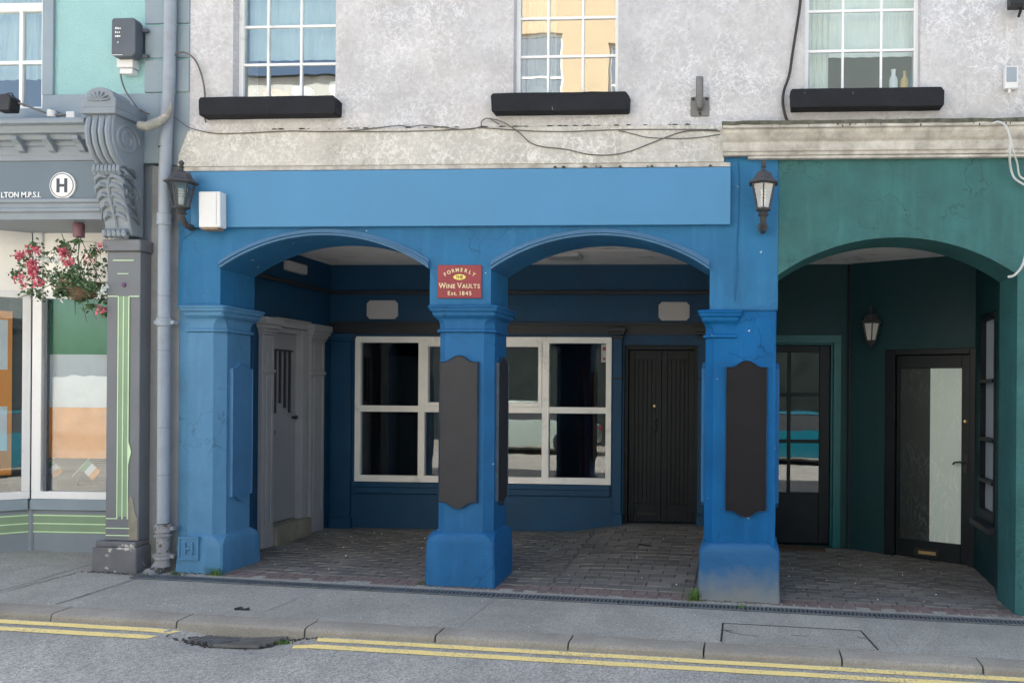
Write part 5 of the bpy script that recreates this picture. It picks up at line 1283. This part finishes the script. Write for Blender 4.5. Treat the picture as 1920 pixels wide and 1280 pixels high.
m = MB().hexa([(x, y, floor_z(x, y)+z) for z in (.004,.018) for x, y in ((.30,2.03),(.86,2.03),(.86,2.26),(.30,2.26))]); tag(m.build('door_mat', M['mat'], bevel=.005), 'brown door mat before the glazed door in the green porch', 'door mat')

# ---------------------------------------------------------------- hanging basket
hb = empty('hanging_basket', (-5.83,.02,2.2), 'hanging basket of pink and white flowers before the pharmacy window', 'hanging basket')
BX, BY = A(150,535,.02).x, .02; BZ = A(150,530,.02).z
m = MB(); rr_ = .165
m.lathe([(.03,-.15),(.09,-.13),(.135,-.09),(.158,-.04),(.165,0),(.15,0),(.10,-.06)], (BX,BY,BZ), 20); m.build('basket', M['wicker'], hb, smooth=True)
m = MB()
for k in range(6): m.tube([(BX+r*math.cos(a), BY+r*math.sin(a), BZ+h) for r, h in ((.168,-.002-k*.022),) for a in [0]]+[(BX+math.sqrt(max(.001,.168**2-(k*.024)**2))*math.cos(a), BY+math.sqrt(max(.001,.168**2-(k*.024)**2))*math.sin(a), BZ-k*.022) for a in lin(0,2*math.pi,19)], .0055, 5)
m.build('weave', M['wicker'], hb)
hk = A(148,418,.02)
m = MB()
for a in (.3,2.4,4.5): m.tube([(BX+.16*math.cos(a),BY+.16*math.sin(a),BZ),(hk.x,BY,hk.z-.10)], .003, 5)
m.tube([(hk.x,BY,hk.z-.12),(hk.x,BY,3.0)], .004, 5); m.build('chain', M['iron'], hb)
MB().lathe([(.03,-.13),(.042,-.125),(.044,-.02),(.03,0)], (hk.x,BY,hk.z+.005), 14).build('swivel', M['tin'], hb, smooth=True)
def leaves(m, n, gen, size):
    for k in range(n):
        p = Vector(gen()); d = Vector((random.gauss(0,1),random.gauss(0,1),random.gauss(0,.7))).normalized(); s = size*random.uniform(.6,1.4)
        t = d.orthogonal().normalized(); t.rotate(Matrix.Rotation(random.uniform(0,6.28),3,d)); b = d.cross(t)
        m.add([p-t*s*.5, p+b*s*.38-t*.1*s+d*s*.08, p+t*s*.55, p-b*s*.38-t*.1*s+d*s*.08], [(0,1,2,3)])
clumps = [(A(u,v,.02).x+0, random.uniform(-.12,.10), A(u,v,.02).z, r) for u, v, r in ((60,490,.10),(95,480,.11),(75,520,.10),(120,500,.12),(110,530,.09),(150,495,.12),(170,510,.10),(185,500,.10),(190,540,.08),(60,545,.07),(50,520,.06),(155,560,.07),(175,575,.06),(195,585,.06),(130,470,.06),(80,555,.05),(180,475,.06),(115,460,.05),(150,455,.03),(80,465,.05),(197,560,.08))]
clumps += [(A(u,v,-.12).x, -.17, A(u,v,-.12).z, r) for u, v, r in ((108,522,.07),(125,535,.07),(150,528,.06),(172,540,.06),(140,515,.08),(115,550,.05))]*2
def gen():
    c = random.choice(clumps); r = c[3]; return (c[0]+random.gauss(0,r*.5), BY+c[1]*.9+random.gauss(0,r*.4), c[2]+random.gauss(0,r*.42))
m = MB(); leaves(m, 1500, gen, .030); m.build('foliage', M['leaf'], hb)
m = MB(); leaves(m, 500, gen, .024); m.build('pale_foliage', M['leaf2'], hb)
m = MB()
for u, v in ((125,440),(135,455),(160,450),(170,470),(195,480),(40,500),(30,480),(150,590),(172,605),(190,600),(45,560)): 
    q = A(u,v,.02); m.tube([(BX+(q.x-BX)*.4,BY,BZ+.02),((BX+q.x)/2,BY-.05,(BZ+q.z)/2+.03),(q.x,BY-.05,q.z)], .003, 4)
m.build('stem', M['leaf'], hb)
m = MB()
def bloom(m, u, v, n, sp, s):
    c = A(u, v, -.13)
    for _ in range(n):
        leaves(m, 5, lambda: (c.x+random.gauss(0,sp), -.13+random.gauss(0,.02), c.z+random.gauss(0,sp*1.1)), s)
for u, v, n in ((38,480,8),(52,470,5),(70,470,7),(116,472,9),(120,480,4),(130,492,8),(60,492,9),(60,505,12),(65,518,9),(70,530,8),(62,500,6),(35,520,5),(40,530,4),(190,462,3),(188,580,5),(165,485,3)): bloom(m, u, v, n, .020, .026)
m.build('pink_blossom', M['pink'], hb)
m = MB()
for u, v, n in ((82,488,5),(105,490,6),(112,487,4),(98,518,5),(110,523,5),(68,482,4),(190,548,4),(195,540,4),(120,560,3)): bloom(m, u, v, n, .014, .022)
m.build('white_blossom', M['wpet'], hb)

# ---------------------------------------------------------------- the other side of the street (seen in the glass, and it bounces the sun back)
oz = lambda x, y=-12: -.03*x-.36
slab('opposite_pavement', -30, 30, -15.2, -10.0, oz, M['kerb'], nx=12)
def house(x0, x1, h, y, mat, wins, label, roofh=1.2):
    e = empty('house', ((x0+x1)/2, y, oz((x0+x1)/2)), label, 'house')
    xs = sorted({x0, x1, *[v for a, b, _, _ in wins for v in (a, b)]}); zs = sorted({-1.5, h, *[v for _, _, a, b in wins for v in (a, b)]})
    wall_grid(xs, zs, wins, y-.3, y).build('wall', mat, e)
    MB().box(x0,x1,y-6,y-.5,-1.5,h).build('rear_mass', M['ghouse'], e)
    for a, b, c, d in wins:
        f = MB().box(a,a+.07,y-.16,y-.10,c,d).box(b-.07,b,y-.16,y-.10,c,d).box(a+.07,b-.07,y-.16,y-.10,c,c+.07).box(a+.07,b-.07,y-.16,y-.10,d-.07,d).box(a+.07,b-.07,y-.16,y-.10,(c+d)/2-.03,(c+d)/2+.03).build('window', M['white'], e)
        MB().box(a+.07,b-.07,y-.14,y-.135,c+.07,d-.07).build('pane', M['glass_u'], f)
    MB().box(x0+.1,x1-.1,y+.002,y+.12,-1.0,3.15).box(x0,x1,y+.002,y+.22,3.151,3.45).build('shopfront', M['psign_d'], e)
    MB().yz([(y+.15,h),(y-3.2,h+roofh),(y-6.3,h)], x0, x1).build('roof', M['slate'], e)
    return e
def wn(x, z, w=1.0, h=1.6): return (x-w/2, x+w/2, z, z+h)
house(-8.2,-2.2,14.2,-15.2,M['yhouse'],[(-6.5,-5.15,9.1,11.5),(-3.85,-2.7,8.9,11.2),wn(-6.9,4.8),wn(-4.9,4.8),wn(-3.2,4.8),(-7.4,-5.4,.6,2.9),(-4.6,-2.8,.6,2.9)],'tall yellow rendered house across the street')
house(-18,-8.2,10.4,-15.2,M['whouse'],[wn(-16,4.6),wn(-13.5,4.6),wn(-10.5,4.6),wn(-13.2,7.6),wn(-10.5,7.6),(-16,-13,.8,2.9),(-11.5,-9,.8,2.9)],'white rendered house across the street left of the yellow one')
house(-2.2,6.5,14.0,-15.2,M['ghouse'],[wn(-.6,5.2),wn(1.8,5.2),wn(4.6,5.2),wn(.2,9.6,1.1,1.9),wn(5.4,9.6,1.1,1.9),(-1.4,1.2,.6,2.8),(2.4,5.4,.6,2.8)],'grey rendered house across the street')
house(6.5,17,8.6,-15.2,M['whouse'],[wn(8.5,4.8),wn(11,4.8),wn(14,4.8),(7.5,10.5,.6,2.8)],'white rendered house across the street at the downhill end')
def car(xc, y, mat, label, L=4.1):
    z0 = oz(xc); e = empty('parked_car', (xc, y, z0), label, 'car', 'cars parked across the street')
    n = 15; hw = .85
    prof = [(-.5,.35,.62),(-.48,.25,.78),(-.36,.22,.90),(-.26,.22,.95),(-.1,.22,.96),(.12,.22,.96),(.3,.22,.95),(.42,.24,.90),(.49,.28,.76),(.5,.38,.60)]
    rs = []
    for t, lo, hi in prof:
        x = xc+t*L; w = hw*(1-.10*abs(t*2)**4)
        rs.append([(x,y-w,z0+lo),(x,y-w*1.02,z0+(lo+hi)/2),(x,y-w*.94,z0+hi),(x,y+w*.94,z0+hi),(x,y+w*1.02,z0+(lo+hi)/2),(x,y+w,z0+lo)])
    MB().rings(rs).build('body', mat, e, smooth=True)
    cab = [(-.40,.92,.80),(-.27,1.40,.64),(.02,1.46,.64),(.12,1.42,.64),(.27,.93,.80)]
    rs = [[(xc+t*L,y-w,z0+.90),(xc+t*L,y-w+.06,z0+h),(xc+t*L,y+w-.06,z0+h),(xc+t*L,y+w,z0+.90)] for t, h, w in cab]
    MB().rings(rs).build('cabin_glass', M['room'], e, smooth=True)
    MB().rings([[(xc+t*L,y-.60,z0+1.405),(xc+t*L,y-.58,z0+h),(xc+t*L,y+.58,z0+h),(xc+t*L,y+.60,z0+1.405)] for t, h in ((-.27,1.42),(-.1,1.475),(.05,1.475),(.13,1.43))]).build('roof', mat, e, smooth=True)
    for sx in (-.31,.31):
        for sy in (-1, 1):
            w = MB().lathe([(.20,-.09),(.31,-.10),(.32,-.05),(.32,.05),(.31,.10),(.20,.09)], (xc+sx*L,y+sy*.76,z0+.32), 20, axis='y').build('wheel', M['tyre'], e, smooth=True)
            MB().lathe([(.19,-.095),(.19,.095)], (xc+sx*L,y+sy*.76,z0+.32), 12, axis='y').build('rim', M['steel'], w)
    for sx in (-.5, .5):
        for sy in (-1, 1): MB().box(xc+sx*L-.03,xc+sx*L+.03,y+sy*.6-.14,y+sy*.6+.14,z0+.62,z0+.74).build('headlight' if sx < 0 else 'tail_light', M['box_w'] if sx < 0 else M['red'], e)
car(1.6,-11.6,M['car_t'],'teal parked car across the street, nearer the green porch')
car(-6.3,-11.6,M['car_s'],'pale silver green parked car across the street')
car(-12.2,-11.6,M['car_s'],'pale silver green parked car across the street at the uphill end')
# cafe parasol across the street
px_ = -13.0; e = empty('parasol', (px_,-10.9,oz(px_)), 'orange cafe parasol across the street', 'parasol')
MB().tube([(px_,-10.9,oz(px_)),(px_,-10.9,3.4)], .025, 8).build('pole', M['white'], e)
MB().lathe([(1.25,2.75),(.6,3.1),(.05,3.4)], (px_,-10.9,0), 8).build('canopy', M['orange'], e)
